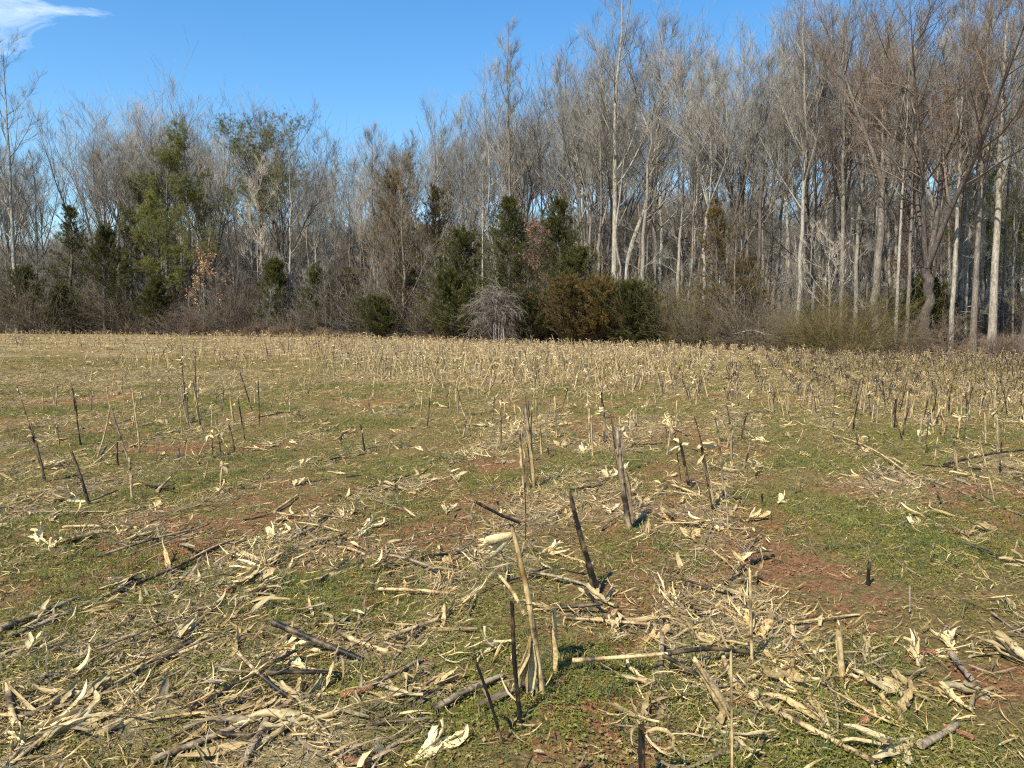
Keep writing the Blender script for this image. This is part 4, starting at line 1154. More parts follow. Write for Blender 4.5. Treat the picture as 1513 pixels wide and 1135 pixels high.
# underbrush that nobody could count
n = 3600
x = rw.uniform(-75, 55, n); dy = rw.uniform(1.0, 75, n) ** 1.0; y = yedge(x) + dy
keep = ~((x > 22) & (dy < 5)); x = x[keep]; y = y[keep]; n = len(x)
s = rw.uniform(.45, 1.25, n)
scatter('underbrush', np.stack([x, y, terrain(x, y)], 1), np.stack([np.zeros(n), np.zeros(n), rw.uniform(0, 6.28, n)], 1), s, rw.integers(0, 4, n), [sp_[i][0][1] for i in range(4)])
# dead weeds along the field edge
def weed_src(seed, mat, h=.6):
    r_ = np.random.default_rng(seed); a = Acc(); n_ = 16
    S = np.stack([r_.normal(size=n_) * .12, r_.normal(size=n_) * .12, np.zeros(n_)], 1); d = unit(np.stack([r_.normal(size=n_) * .25, r_.normal(size=n_) * .25, np.ones(n_)], 1))
    P, Rr = grow(r_, S, d, r_.uniform(.4, 1, n_) * h, np.full(n_, .007), 4, .02, .12); a.tubes(P, Rr, 3)
    twigs(a, r_, P, 7, h * .28, .006, .3, .8, .3)
    return a.mesh('weed', mat)
ws = [weed_src(i, [M_edgeweed, M_edgeweed, M_twig_red, M_husk][i], [.6, .4, .8, .45][i]) for i in range(4)]
n = 9500
x = rw.uniform(-62, 46, n); dy = np.abs(rw.normal(size=n)) * 2.0 - 1.6; y = yedge(x) + dy
s = rw.uniform(.4, 1.0, n) * (1 + 1.3 * (vnoise(x * .5, y * .5, 9) > .6) * rw.random(n)); pk_ = rw.choice(4, n, p=[.4, .35, .15, .10])
scatter('edge_weeds', np.stack([x, y, terrain(x, y)], 1), np.stack([rw.normal(size=n) * .1, rw.normal(size=n) * .1, rw.uniform(0, 6.28, n)], 1), s, pk_, ws)

FIELD_LM = [(843, 800, 'dark split stalk'), (757, 960, 'two-toned thin stalk'), (722, 1040, 'frayed thin dark stalk'), (820, 950, 'short broad tan stub'), (950, 1105, 'jet-black stub'), (1055, 1020, 'thick leaning brown stalk'),
  (1110, 910, 'upright stick at lower right'), (1243, 970, 'curled grey-tan stub'), (922, 710, 'fat grey bundle'), (783, 660, 'tall ragged wrapped stalk'), (1005, 690, 'husk-capped dark stalk'), (1045, 705, 'trio of dark stalks'),
  (892, 630, 'far tufted grey stalk'), (740, 636, 'grey conical stub'), (118, 710, 'stout dark stalk'), (45, 640, 'white husk flag'), (113, 615, 'slim lone dark stalk'), (165, 640, 'upside-down V stalk'), (200, 627, 'banded pale stalk'),
  (283, 600, 'first clump at left'), (355, 625, 'centre-left dark stalk'), (370, 580, 'second clump at left'), (466, 948, 'raised blackened stalk'), (415, 1020, 'thin black slanting stick'), (910, 970, 'propped yellow stalk'),
  (1210, 1090, 'long bottom tan stalk'), (60, 905, 'grey stalks at left border'), (200, 1020, 'long leaf heap'), (90, 1080, 'lower left husk heap'), (330, 1090, 'long slanting grey stalk'), (260, 840, 'upper left windrow'),
  (1320, 1040, 'lower right husk heap'), (1180, 840, 'bare clay patch'), (1400, 950, 'fanned pale husk'), (1425, 1000, 'husk-ended grey stalk'), (535, 650, 'black stub in the moss'), (1450, 715, 'crossing thin sticks'), (1480, 680, 'dark right-border stub'),
  (1150, 600, 'pale split stalk'), (1284, 650, 'tiny black stump'), (1210, 640, 'mossy-lane tan stalk'), (1378, 620, 'leafy tan stub'), (375, 880, 'feathery husk tuft'), (545, 780, 'round white tuft'), (600, 1050, 'lower middle grey stick'),
  (480, 710, 'level dark stalk'), (650, 1110, 'whitish bottom husk'), (1000, 850, 'grey-free ground'), (1500, 975, 'golden border husk'), (1495, 860, 'right border clay'), (1360, 760, 'green right-hand lane'), (600, 860, 'mid-left litter'), (640, 600, 'middle dense stubble'), (450, 560, 'far left stubble')]
FIELD_LM = [l for l in FIELD_LM if l[2] != 'grey-free ground']
def near_field(x, y):
    px = 756.5 + x / y * FPX; py = 478 + (CAM_H - float(terrain(x, y))) / y * FPX
    b = min(FIELD_LM, key=lambda l: (l[0] - px) ** 2 + ((l[1] - py) * 1.8) ** 2)
    dx = px - b[0]; dy = (py - b[1]) * 1.8
    far = 'well ' if dx * dx + dy * dy > 100 ** 2 else ('just ' if dx * dx + dy * dy < 40 ** 2 else '')
    if abs(dx) > abs(dy): return far + ('left of the ' if dx < 0 else 'right of the ') + b[2]
    return far + ('behind the ' if dy < 0 else 'in front of the ') + b[2]
# ================================================================== THE FIELD
rg = np.random.default_rng(2024)
# ---- standing corn stubble: hero stalks measured one by one
def stalk_parts(root, rng, base, top, r, mat, style='bare', color=None, tipleaf=0.0):
    """base, top: world points; root sits at base"""
    p1 = np.array(top - base, float); p0 = np.array([0, 0, -0.05]); Ln = np.linalg.norm(p1)
    T_ = p1 / Ln
    a = Acc(); stalk_geo(a, rng, p0, p1, r, bow=rng.uniform(0, .035), k=8 if r > .007 else 6, node=rng.uniform(.10, .16))
    o = link('stem', a.mesh('stem', mat, True), root)
    if color: o.color = (*color, 1)
    def leafpart(V, F, m, nm='leaf'):
        q = link(nm, mesh_np(nm, V, F, m, True), root); return q
    ref = np.cross(T_, [0.3, 1, 0.2]); ref /= np.linalg.norm(ref)
    q = Vector(T_).to_track_quat('Y', 'Z').to_matrix()
    M3 = np.array(q)
    if style in ('sheath', 'bundle', 'sheathhusk'):
        n = {'sheath': 2, 'bundle': 6, 'sheathhusk': 4}[style]
        for i in range(n):
            V, F = ribbon(rng, Ln * rng.uniform(.45, .95), r * rng.uniform(1.8, 3.2), 9, rng.uniform(1.2, 2.0), .12, .5, 4, .12, tip=.35)
            th = rng.uniform(0, 2 * PI)
            V = V @ np.array(Euler((0, th, 0)).to_matrix()).T
            V[:, 0] -= math.sin(th) * r * 1.15; V[:, 2] -= math.cos(th) * r * 1.15
            V[:, 1] += Ln * rng.uniform(.0, .35)
            leafpart(V @ M3.T, F, M_leafgrey if rng.random() < .55 else M_leafdry, 'sheath')
    if style in ('husk', 'sheathhusk'):
        a = Acc()
        for i in range(6):
            V, F = ribbon(rng, rng.uniform(.07, .15), rng.uniform(.03, .055), 6, 1.3, 1.3, .8, 4, .08, tip=.3)
            a.add(xform(V, p1 * rng.uniform(.86, 1.0), (rng.uniform(-1.4, .9), rng.uniform(-1, 1), rng.uniform(0, 6.28))), F)
        q_ = link('husk', a.mesh('husk', M_husk, True), root)
    if style == 'leafy' or rng.random() < tipleaf:
        for i in range(rng.integers(1, 3)):
            V, F = ribbon(rng, rng.uniform(.12, .3), rng.uniform(.012, .025), 8, .8, 1.4, 1.4, 3, .1, up=-3.0, pitch0=.9)
            leafpart(xform(V, p1 * rng.uniform(.3, .95), (0, 0, rng.uniform(0, 6.28))), F, M_leafdry)
    if style == 'split':
        for i in range(3):
            V, F = ribbon(rng, Ln * rng.uniform(.15, .35), r * 1.3, 5, .9, .25, .3, 2, .1, tip=.1)
            V = V @ M3.T + p1 * rng.uniform(.85, .97)
            leafpart(V, F, M_leafdry if i else M_leafgrey, 'splinter')
def hstalk(b, t, r, mat, style, label, dy=0.0, color=None, name='corn_stalk'):
    base = G(*b); top = AT(t[0], t[1], base.y + dy)
    root = empty(name, base, label, 'corn stalk', 'standing corn stubble')
    stalk_parts(root, np.random.default_rng(int(b[0] * 7 + b[1])), base, top, r * 1.28, mat, style, color, .45)
    return root, base, top
D_, T_, G_, K_ = M_stalk_dark, M_stalk_tan, M_stalk_grey, M_black
hero_st = [
 ((890, 878), (843, 733), .0125, D_, 'split', 'dark split stalk leaning left, alone right of the tall tan stalk'),
 ((880, 872), (852, 778), .008, D_, 'bare', 'thin dark stub leaning against the dark split stalk'),
 ((772, 1068), (757, 895), .0085, D_, 'bare', 'thin stalk, black above and tan below, left of the tall tan stalk'),
 ((746, 1100), (703, 978), .0065, D_, 'leafy', 'thin dark leaning stalk at the lower middle with a frayed tip'),
 ((822, 992), (819, 908), .012, T_, 'sheath', 'short broad tan stub right of the tall tan stalk'),
 ((952, 1165), (948, 1076), .011, K_, 'bare', 'smooth jet-black stub cut off by the bottom border'),
 ((1082, 1170), (1080, 965), .0055, T_, 'bare', 'thin pale upright stick in front of the thick leaning brown stalk'),
 ((1085, 1062), (1028, 978), .014, T_, 'sheath', 'thick brown stalk leaning left behind the thin pale stick'),
 ((1112, 980), (1108, 845), .008, T_, 'leafy', 'straight grey-tan stalk with a dark band near its top, lower right'),
 ((1246, 1002), (1240, 938), .013, T_, 'sheath', 'short curled grey-tan stub alone in the lower right'),
 ((932, 782), (913, 640), .020, G_, 'bundle', 'fat grey bundle of split stalks with dark streaks and a pale tuft'),
 ((922, 700), (921, 628), .008, G_, 'husk', 'stalk with a round pale husk tuft behind the fat grey bundle'),
 ((790, 722), (776, 600), .016, G_, 'bundle', 'tall ragged stalk wrapped in torn sheaths, right of the middle axis'),
 ((776, 726), (768, 640), .011, T_, 'bundle', 'ragged tan stub leaning on the tall ragged wrapped stalk'),
 ((776, 802), (775, 715), .0045, D_, 'bare', 'very thin dark stick in front of the tall ragged wrapped stalk'),
 ((1020, 722), (1005, 652), .013, D_, 'husk', 'dark stalk with a pale papery husk cap, left of the trio on the right'),
 ((1008, 715), (997, 640), .006, D_, 'leafy', 'thin dark stalk just behind the stalk with the papery cap'),
 ((1056, 756), (1036, 655), .012, D_, 'sheathhusk', 'dark stalk with a husk ball at its head, middle of the right-hand trio'),
 ((1040, 662), (1026, 615), .006, D_, 'bare', 'thin dark tip rising behind the husk ball of the trio'),
 ((1070, 742), (1062, 652), .009, G_, 'leafy', 'grey stalk with a blackened tip, right one of the trio'),
 ((1076, 782), (1070, 716), .0045, T_, 'bare', 'thin pale bent stick at the foot of the trio on the right'),
 ((893, 655), (892, 603), .014, G_, 'husk', 'grey stalk under a pale tuft, farther back left of the fat grey bundle'),
 ((872, 665), (868, 565), .008, T_, 'bare', 'tall thin tan stalk farther back left of the fat grey bundle'),
 ((741, 666), (739, 605), .011, G_, 'sheath', 'grey conical stub left of the tall ragged wrapped stalk'),
 ((732, 668), (738, 610), .005, T_, 'bare', 'thin pale prop leaning on the grey conical stub'),
 ((133, 745), (107, 672), .0135, D_, 'split', 'stout dark stalk with a bleached split tip, nearest on the left'),
 ((68, 712), (48, 640), .012, D_, 'sheathhusk', 'long stalk with a white husk flag, lower half, far left'),
 ((50, 645), (25, 572), .010, G_, 'husk', 'upper half of the long stalk with the white husk flag, far left'),
 ((120, 658), (107, 575), .009, D_, 'bare', 'slim dark stalk standing alone right of the white husk flag'),
 ((191, 677), (164, 602), .010, G_, 'bare', 'right leg of the bent stalk forming an upside-down V on the left'),
 ((141, 677), (163, 600), .009, T_, 'bare', 'left pale leg of the bent stalk forming an upside-down V on the left'),
 ((175, 687), (173, 655), .011, D_, 'bare', 'short dark stub under the upside-down V'),
 ((207, 672), (196, 582), .009, T_, 'leafy', 'banded pale stalk right of the upside-down V'),
 ((186, 612), (178, 572), .006, T_, 'leafy', 'short pale stub behind the upside-down V'),
 ((282, 635), (268, 575), .012, G_, 'sheath', 'grey stalk at the left of the first clump on the left'),
 ((297, 632), (285, 560), .012, G_, 'bundle', 'ragged stalk wrapped in sheaths in the first clump on the left'),
 ((270, 650), (266, 600), .006, T_, 'bare', 'thin tan stick in front of the first clump on the left'),
 ((276, 600), (268, 530), .008, D_, 'husk', 'tall dark stalk with a pale scrap, back of the first clump on the left'),
 ((291, 590), (289, 520), .008, D_, 'bare', 'tallest thin dark stalk at the back of the first clump on the left'),
 ((363, 652), (352, 590), .0095, D_, 'bare', 'dark stalk standing right of the crumpled stalk on the left'),
 ((347, 668), (338, 628), .009, D_, 'bare', 'short dark leaning stub beside the dark stalk, centre left'),
 ((314, 675), (313, 640), .007, D_, 'husk', 'short stub with a pale scrap left of the short dark leaning stub'),
 ((374, 608), (355, 552), .011, D_, 'split', 'leaning dark stalk, left one of the second clump on the left'),
 ((383, 628), (381, 558), .007, D_, 'bare', 'thin upright dark stalk, right one of the second clump on the left'),
 ((370, 598), (368, 528), .006, T_, 'bare', 'thin tan stalk behind the second clump on the left'),
 ((540, 668), (533, 628), .009, K_, 'bare', 'short black stub alone in the mossy lane left of the middle'),
 ((1415, 700), (1410, 652), .009, G_, 'sheath', 'grey stub left of the leaning pair near the right border'),
 ((1478, 700), (1480, 655), .009, D_, 'bare', 'dark upright stub near the right border'),
 ((1459, 742), (1433, 690), .006, T_, 'bare', 'thin pale leaning stick, left one of the crossing pair at the right'),
 ((1472, 745), (1448, 655), .006, T_, 'bare', 'thin pale leaning stick, right one of the crossing pair at the right'),
 ((1380, 640), (1376, 605), .007, T_, 'leafy', 'tan stub standing before the dense stubble on the right'),
 ((1284, 655), (1284, 644), .008, K_, 'bare', 'tiny black stump in the mossy lane on the right'),
 ((1127, 745), (1126, 732), .009, K_, 'bare', 'small black stump right of the trio'),
 ((1160, 622), (1148, 575), .008, T_, 'split', 'pale split stalk alone in front of the dense stubble, right of centre'),
 ((1139, 620), (1134, 575), .007, T_, 'leafy', 'pale leafy stalk left of the pale split stalk'),
 ((1283, 865), (1285, 832), .010, D_, 'bare', 'small dark stump standing in the bare clay patch at the right'),
 ((1165, 618), (1160, 590), .005, T_, 'bare', 'short thin stick right of the pale split stalk')]
for (b, t, r, m_, stl, lab) in hero_st:
    hstalk(b, t, r, m_, stl, lab)
n_st = len(hero_st)
# the tall tan stalk with an ear in its husk
rh = np.random.default_rng(31)
base = G(804, 1024); top = AT(756, 778, base.y - .02)
root = empty('corn_stalk', base, 'tall tan stalk holding a golden husked ear sideways, nearest of all', 'corn stalk', 'standing corn stubble')
k1 = np.array(top - base)
a = Acc(); pts = np.array([[0, 0, -.05], [0, 0, 0], k1 * .25 + [.004, 0, 0], k1 * .5 + [.008, 0, 0], k1 * .75, k1])
stalk_geo(a, rh, [0, 0, -.05], k1 * .55 + [.012, 0, 0], .0155, .01, 8, .18, False)
stalk_geo(a, rh, k1 * .548 + [.012, 0, 0], k1, .0145, .012, 8, .15, True)
link('stem', a.mesh('stem', M_stalk_tan, True), root)
ear = Acc(); earb = k1 * .955
for i in range(9):
    V, F = ribbon(rh, rh.uniform(.12, .18), rh.uniform(.045, .065), 8, 1.3, .12, .15, 4, .03, tip=.12, base=.35)
    th = rh.uniform(0, 2 * PI); V = V @ np.array(Euler((0, th, 0)).to_matrix()).T
    s_ = np.sin(np.clip(V[:, 1] / .17, 0, 1) * PI) * .024; V[:, 0] -= math.sin(th) * s_; V[:, 2] -= math.cos(th) * s_
    ear.add(xform(V, earb, (rh.normal() * .12 - .25, 0, R(96) + rh.normal() * .12)), F)
link('husk', ear.mesh('husk', M_husk, True), root)
# broken top hanging over to the left, and a thin leaf rising
bt = Acc(); q0 = np.array(AT(768, 772, base.y - .02) - base); q1 = np.array(AT(704, 742, base.y - .10) - base)
stalk_geo(bt, rh, q0, q1, .010, .04, 6, .12, True); link('broken_top', bt.mesh('broken_top', M_stalk_dark, True), root)
V, F = ribbon(rh, .10, .022, 7, 1.2, 1.0, .8, 3, .1, up=-2.5); link('leaf', mesh_np('leaf', xform(V, q1, (-.9, 0, 2.2)), F, M_leafgrey, True), root)
for (s_, e_, w_) in (((748, 768), (719, 695), .010), ((770, 790), (800, 838), .007), ((762, 788), (735, 825), .007), ((752, 745), (770, 690), .004)):
    a_ = np.array(AT(*s_, base.y - .02) - base); b_ = np.array(AT(*e_, base.y - .03) - base)
    V, F = ribbon(rh, float(np.linalg.norm(b_ - a_)), w_, 7, .8, .15, .8, 2, .05)
    mq = np.array(Vector(b_ - a_).to_track_quat('Y', 'Z').to_matrix()); link('leaf', mesh_np('leaf', V @ mq.T + a_, F, M_leafdry, True), root)
# big husk leaves hugging the foot of the tall stalk
for i in range(9):
    V, F = ribbon(rh, rh.uniform(.16, .26), rh.uniform(.03, .05), 8, 1.1, .35, .4, 4, .06, tip=.4, base=.3)
    e_ = np.array([rh.uniform(-.085, .01), rh.uniform(-.06, .02), -.22]); mq = np.array(Vector(unit(e_)).to_track_quat('Y', 'Z').to_matrix())
    V = V @ np.array(Euler((0, rh.uniform(-1.2, 1.2), 0)).to_matrix()).T
    link('sheath', mesh_np('sheath', V @ mq.T + k1 * rh.uniform(.30, .36) + [-.01, -.01, 0], F, M_husk if i % 3 else M_leafdry, True), root)
n_st += 1

# ---- more standing stubble before and in the dense rows: single copies of eight kinds
def stub_variant(seed, h, r, mat, style, lean):
    rng = np.random.default_rng(seed)
    root = bpy.data.objects.new('corn_stalk', None); COL.objects.link(root); root.empty_display_size = .1
    root['category'] = 'corn stalk'; root['group'] = 'standing corn stubble in the rows'
    th = rng.uniform(0, 6.28); top = Vector((math.cos(th) * lean * h, math.sin(th) * lean * h, h))
    stalk_parts(root, rng, Vector((0, 0, 0)), top, r, mat, style, None)
    return root
VAR = [(.42, .013, T_, 'sheath', .08, 'torn tan'), (.38, .012, G_, 'sheath', .12, 'grey sheathed'), (.45, .013, D_, 'bare', .18, 'bare blackened'), (.36, .011, T_, 'husk', .1, 'husk-tipped tan'),
       (.48, .010, T_, 'leafy', .15, 'leafy tan'), (.30, .013, G_, 'split', .25, 'split grey'), (.50, .010, D_, 'sheathhusk', .1, 'dark husk-topped'), (.40, .013, T_, 'bundle', .1, 'ragged wrapped'),
       (.34, .012, T_, 'leafy', .45, 'steeply leaning tan'), (.44, .010, D_, 'leafy', .35, 'steeply leaning dark')]
vroots = [stub_variant(900 + i, *v[:5]) for i, v in enumerate(VAR)]
# candidate positions on the rows
def row_positions(rng, step, y0, y1, xr, jit):
    out = []
    ca, sa = math.cos(ROW_A), math.sin(ROW_A)
    for k in range(-150, 90):
        for s in np.arange(-30, 95, step):
            u = k * ROW_S + rng.normal() * jit; v = s + rng.normal() * step * .4
            x = u * ca + v * sa; y = -u * sa + v * ca
            if y0 < y < y1 and abs(x) < xr * y + 3: out.append((x, y))
    return np.array(out)
RP = row_positions(rg, .15, 5.5, 82, .82, .10)
xs, ys = RP[:, 0], RP[:, 1]
dv = dense_y(xs, ys)
pxs = 756.5 + xs / ys * FPX
nz_ = fbm(xs * .5, ys * .5, 3, 91)
inside = yedge(xs) - ys > 0.4
leftish = np.interp(pxs, [0, 300, 450, 560], [.22, .30, .65, 1.0])
prob = sstep(-.16, .06, dv) * .80 * leftish + .045 * (dv < 0) * (nz_ > .45) * (ys > 7) + .25 * np.exp(-((dv + .12) / .12) ** 2) * (nz_ > .5)
CL = [(180, 640, .9, 1.3, .30), (280, 600, .8, 2.0, .40), (360, 610, .7, 1.6, .35), (290, 540, 1.6, 4.0, .30), (370, 540, 1.2, 3.5, .25), (780, 690, .35, .6, .30), (915, 690, .35, .7, .30), (900, 620, .8, 1.8, .35), (810, 620, .8, 1.8, .35), (740, 620, .8, 1.6, .22), (690, 590, 1.6, 2.5, .30), (1030, 680, .45, .8, .35), (1150, 600, .6, 1.4, .30), (1400, 650, .9, 1.0, .22), (1470, 690, .7, .9, .25), (100, 600, 1.2, 2.0, .18), (560, 560, 2, 4, .2)]
prob = np.maximum(prob, .97 * sstep(-.12, .02, dv) * sstep(1000, 1200, pxs))
prob = np.maximum(prob, gauss(xs, ys, CL) * (np.abs(np.abs(rowcoord(xs, ys)) % 1 - .5) > .2))
prob = np.where((pxs < 450) & (ys > 12) & (ys < 26), np.maximum(prob, .09 * (nz_ > .52)), prob)
# the middle lane straight ahead keeps some stubble too
prob = np.where((pxs > 680) & (pxs < 960) & (ys > 9) & (ys < 18), np.maximum(prob, .22 * (nz_ > .42)), prob)
sel = (rg.random(len(xs)) < prob) & inside
xs, ys = xs[sel], ys[sel]; dvs = dense_y(xs, ys)
order = np.argsort(ys + rg.random(len(ys)) * .01)
NS = 300 - n_st
inv = [i for i in order if abs(xs[i]) < .68 * ys[i] + .2][:NS]
where = lambda px: 'left' if px < 450 else ('middle' if px < 1000 else 'right')
usedv = [False] * len(VAR)
sel_set = set(inv)
for i in inv:
    x, y = float(xs[i]), float(ys[i]); px = 756.5 + x / y * FPX
    pv = [.16, .16, .04, .13, .12, .10, .09, .12, .05, .03] if px < 1000 else [.12, .16, .14, .08, .08, .08, .08, .06, .08, .12]
    v = int(rg.choice(len(VAR), p=pv)); s = rg.uniform(.55, 1.15)
    zone = 'front edge of the dense stubble' if dvs[i] > -.05 else 'thinly covered lane before the dense stubble'
    lab = ('tall ' if s > .95 else ('low ' if s < .7 else '')) + VAR[v][5] + ' stub ' + near_field(x, y)
    loc = (x, y, float(terrain(x, y))); rot = (0, 0, rg.uniform(0, 6.28)); sc_ = (1, 1, s) if s > .8 else (s * 1.1, s * 1.1, s)
    if not usedv[v]:
        o = vroots[v]; o.location = loc; o.rotation_euler = rot; o.scale = sc_; o['label'] = lab; usedv[v] = True
    else: copy_tree(vroots[v], loc, rot, sc_, lab)
for v, u in enumerate(usedv):
    if not u: vroots[v].location = (2.0 + v, 21, float(terrain(2.0 + v, 21))); vroots[v]['label'] = VAR[v][5] + ' stub inside the dense stubble straight ahead'
# everything farther: one uncountable mass
rest = np.array([i for i in range(len(xs)) if i not in sel_set])
def far_stub(seed, mat, style, h, lean):
    r_ = np.random.default_rng(seed); a = Acc()
    th = r_.uniform(0, 6.28); p1 = np.array([math.cos(th) * lean * h, math.sin(th) * lean * h, h])
    stalk_geo(a, r_, (0, 0, -.03), p1, .011, .03, 5, .15)
    if style == 'leafy':
        for i in range(3):
            V, F = ribbon(r_, r_.uniform(.14, .34), .028, 5, .8, 1.2, 1.3, 2, .1, up=-2.6, pitch0=.9)
            a.add(xform(V, p1 * r_.uniform(.25, .95), (0, 0, r_.uniform(0, 6.28))), F)
    if style == 'husk':
        for i in range(5):
            V, F = ribbon(r_, r_.uniform(.08, .15), .045, 4, 1.2, 1.2, .8, 2, .08, tip=.3)
            a.add(xform(V, p1 * r_.uniform(.86, 1.0), (r_.uniform(-1.4, .9), r_.uniform(-1, 1), r_.uniform(0, 6.28))), F)
    return a.mesh('stub', mat, True)
M_stalk_pale = mat_stalk('bleached_stalk', (0.34, 0.24, 0.12), (0.56, 0.44, 0.25), (0.07, 0.05, 0.032), 0.54, 0.70)
fs_ = [far_stub(1, M_stalk_pale, 'bare', .42, .1), far_stub(2, M_stalk_pale, 'leafy', .45, .12), far_stub(3, M_stalk_tan, 'leafy', .40, .3), far_stub(4, M_husk, 'husk', .36, .1),
       far_stub(5, M_stalk_dark, 'bare', .45, .3), far_stub(6, M_stalk_grey, 'leafy', .42, .2), far_stub(7, M_stalk_tan, 'bare', .5, .5), far_stub(8, M_stalk_dark, 'leafy', .40, .45)]
xr_, yr_ = xs[rest], ys[rest]; n = len(rest); pxr = 756.5 + xr_ / yr_ * FPX
right = sstep(900, 1250, pxr) * sstep(52, 34, yr_) * 1.0
pick = np.where(rg.random(n) < right * .92, rg.choice([4, 7, 5, 2], n, p=[.42, .36, .16, .06]), rg.choice([0, 1, 2, 3, 6, 5, 4], n, p=[.20, .21, .13, .06, .12, .16, .12]))
s = rg.uniform(.40, 1.15, n) * (1 - .25 * right) * np.where(rg.random(n) < .06, 1.4, 1)
scatter('distant_corn_stubble', np.stack([xr_, yr_, terrain(xr_, yr_)], 1), np.stack([rg.normal(size=n) * .22, rg.normal(size=n) * .22, rg.uniform(0, 6.28, n)], 1), s, pick, fs_)
print('stubble', n, len(inv))

# ---- fallen stalks, measured
FS = [((404, 920), (530, 976), .0135, M_stalk_dark, .10, .0, 'blackened stalk raised at its left end, lying above the yellow-based one'),
 ((393, 994), (492, 1002), .0125, M_stalk_dark, .07, .03, 'black stalk with a yellow base pointing level to the left'),
 ((383, 996), (447, 1046), .008, M_black, .11, 0, 'thin black stick slanting down right below the yellow-based stalk'),
 ((345, 962), (384, 997), .008, M_stalk_tan, .02, .10, 'tan stick end continuing up left of the thin black stick'),
 ((846, 976), (985, 966), .0105, M_stalk_tan, .05, .12, 'yellow-tan stalk propped level left of the thick leaning stalk'),
 ((985, 966), (1108, 972), .011, M_stalk_dark, .12, .03, 'dark stalk lying level behind the thick leaning stalk'),
 ((980, 968), (1035, 1005), .010, M_stalk_dark, .12, .02, 'dark bent stalk crossing down behind the thick leaning stalk'),
 ((1130, 1048), (1300, 1135), .011, M_stalk_tan, .02, .01, 'long tan stalk slanting down to the right border of the bottom'),
 ((780, 845), (868, 868), .011, M_stalk_grey, .04, .01, 'grey stalk lying left of the foot of the dark split stalk'),
 ((800, 838), (875, 852), .007, M_stalk_dark, .03, .01, 'thin dark stalk behind the grey one left of the dark split stalk'),
 ((800, 905), (884, 893), .011, M_stalk_dark, .02, .06, 'dark arm of a bent stalk lying in the yellow-green weeds'),
 ((884, 893), (862, 868), .008, M_stalk_dark, .06, .09, 'short dark arm rising from the bent stalk in the weeds'),
 ((835, 917), (1010, 930), .008, M_stalk_tan, .02, .01, 'long thin tan stalk lying level right of the short broad stub'),
 ((0, 934), (110, 890), .014, M_stalk_grey, .015, .02, 'grey stalk with pale husk lying at the left border'),
 ((10, 945), (128, 896), .012, M_stalk_grey, .015, .02, 'second grey stalk along the one at the left border'),
 ((200, 1000), (285, 955), .014, M_stalk_dark, .02, .01, 'dark wet stalk in the long heap at the lower left'),
 ((150, 1090), (260, 1030), .012, M_stalk_tan, .02, .02, 'tan stalk in the pale husk heap at the lower left'),
 ((225, 1130), (430, 1045), .013, M_stalk_grey, .015, .02, 'long grey stalk slanting up from the bottom border, lower left'),
 ((360, 1135), (395, 1060), .014, M_stalk_grey, .02, .05, 'thick grey stalk meeting the long slanting one near the bottom'),
 ((310, 1090), (395, 1095), .010, M_stalk_dark, .03, .03, 'dark short stalk crossing the thick grey one near the bottom'),
 ((560, 1118), (640, 1070), .008, M_stalk_grey, .01, .02, 'grey stick lying lower middle beside a reddish cob'),
 ((170, 880), (335, 805), .010, M_stalk_dark, .01, .02, 'dark stalk in the upper windrow on the left'),
 ((250, 850), (345, 800), .008, M_stalk_tan, .01, .02, 'tan stalk in the upper windrow on the left'),
 ((520, 1030), (620, 980), .009, M_stalk_grey, .01, .02, 'grey stalk left of the thin dark leaning stalk'),
 ((640, 1055), (740, 1005), .013, M_stalk_grey, .02, .02, 'grey stalk bundle behind the thin dark leaning stalk'),
 ((360, 770), (400, 762), .006, M_stalk_dark, .01, .03, 'short dark stick behind the upper windrow'),
 ((640, 820), (710, 818), .009, M_stalk_dark, .09, .02, 'dark bent stalk standing on a kinked leg left of the husked ear'),
 ((1130, 605), (1290, 660), .009, M_stalk_tan, .02, .01, 'long tan stalk slanting down right in the mossy lane'),
 ((1230, 645), (1345, 705), .010, M_stalk_tan, .03, .01, 'tan stalk with a dark root end, upper right mossy lane'),
 ((1320, 680), (1513, 740), .011, M_stalk_tan, .03, .03, 'long pale stalk running out at the right border'),
 ((1345, 700), (1513, 765), .010, M_stalk_grey, .03, .02, 'lower long grey stalk running out at the right border'),
 ((1395, 690), (1513, 665), .012, M_stalk_dark, .03, .10, 'dark stalk raised toward the right border'),
 ((1040, 590), (1085, 622), .008, M_stalk_dark, .02, .01, 'pair of thin sticks slanting right of the middle stubble'),
 ((430, 715), (530, 705), .010, M_stalk_dark, .02, .03, 'dark stalk lying level behind the mossy lane'),
 ((130, 745), (172, 725), .010, M_stalk_grey, .01, .07, 'grey stalk lying from the foot of the stout dark stalk'),
 ((135, 690), (172, 655), .010, M_stalk_tan, .01, .12, 'tan stalk leaning up to the short dark stub under the V'),
 ((291, 682), (312, 640), .006, M_stalk_tan, .01, .14, 'pale thin stick propped on the short stub, left'),
 ((326, 655), (350, 618), .007, M_stalk_tan, .02, .18, 'pale stick propped on the dark stalk, centre left'),
 ((238, 605), (275, 560), .007, M_stalk_tan, .01, .25, 'long pale stick leaning against the first clump on the left'),
 ((1405, 965), (1445, 1020), .012, M_stalk_grey, .05, .02, 'grey stalk ending in a husk near the right border'),
 ((1170, 925), (1265, 912), .007, M_stalk_tan, .02, .02, 'thin tan stick lying level above the short curled stub'),
 ((1335, 900), (1420, 852), .006, M_stalk_tan, .01, .03, 'thin tan stick in the clay patch at the right'),
 ((1360, 1110), (1412, 1080), .013, M_stalk_grey, .03, .03, 'grey stalk piece lying at the bottom right'),
 ((1060, 870), (1100, 835), .008, M_stalk_dark, .02, .04, 'dark stick left of the bare clay patch'),
 ((1110, 835), (1140, 825), .012, M_stalk_dark, .02, .02, 'thick short black stalk at the edge of the clay patch')]
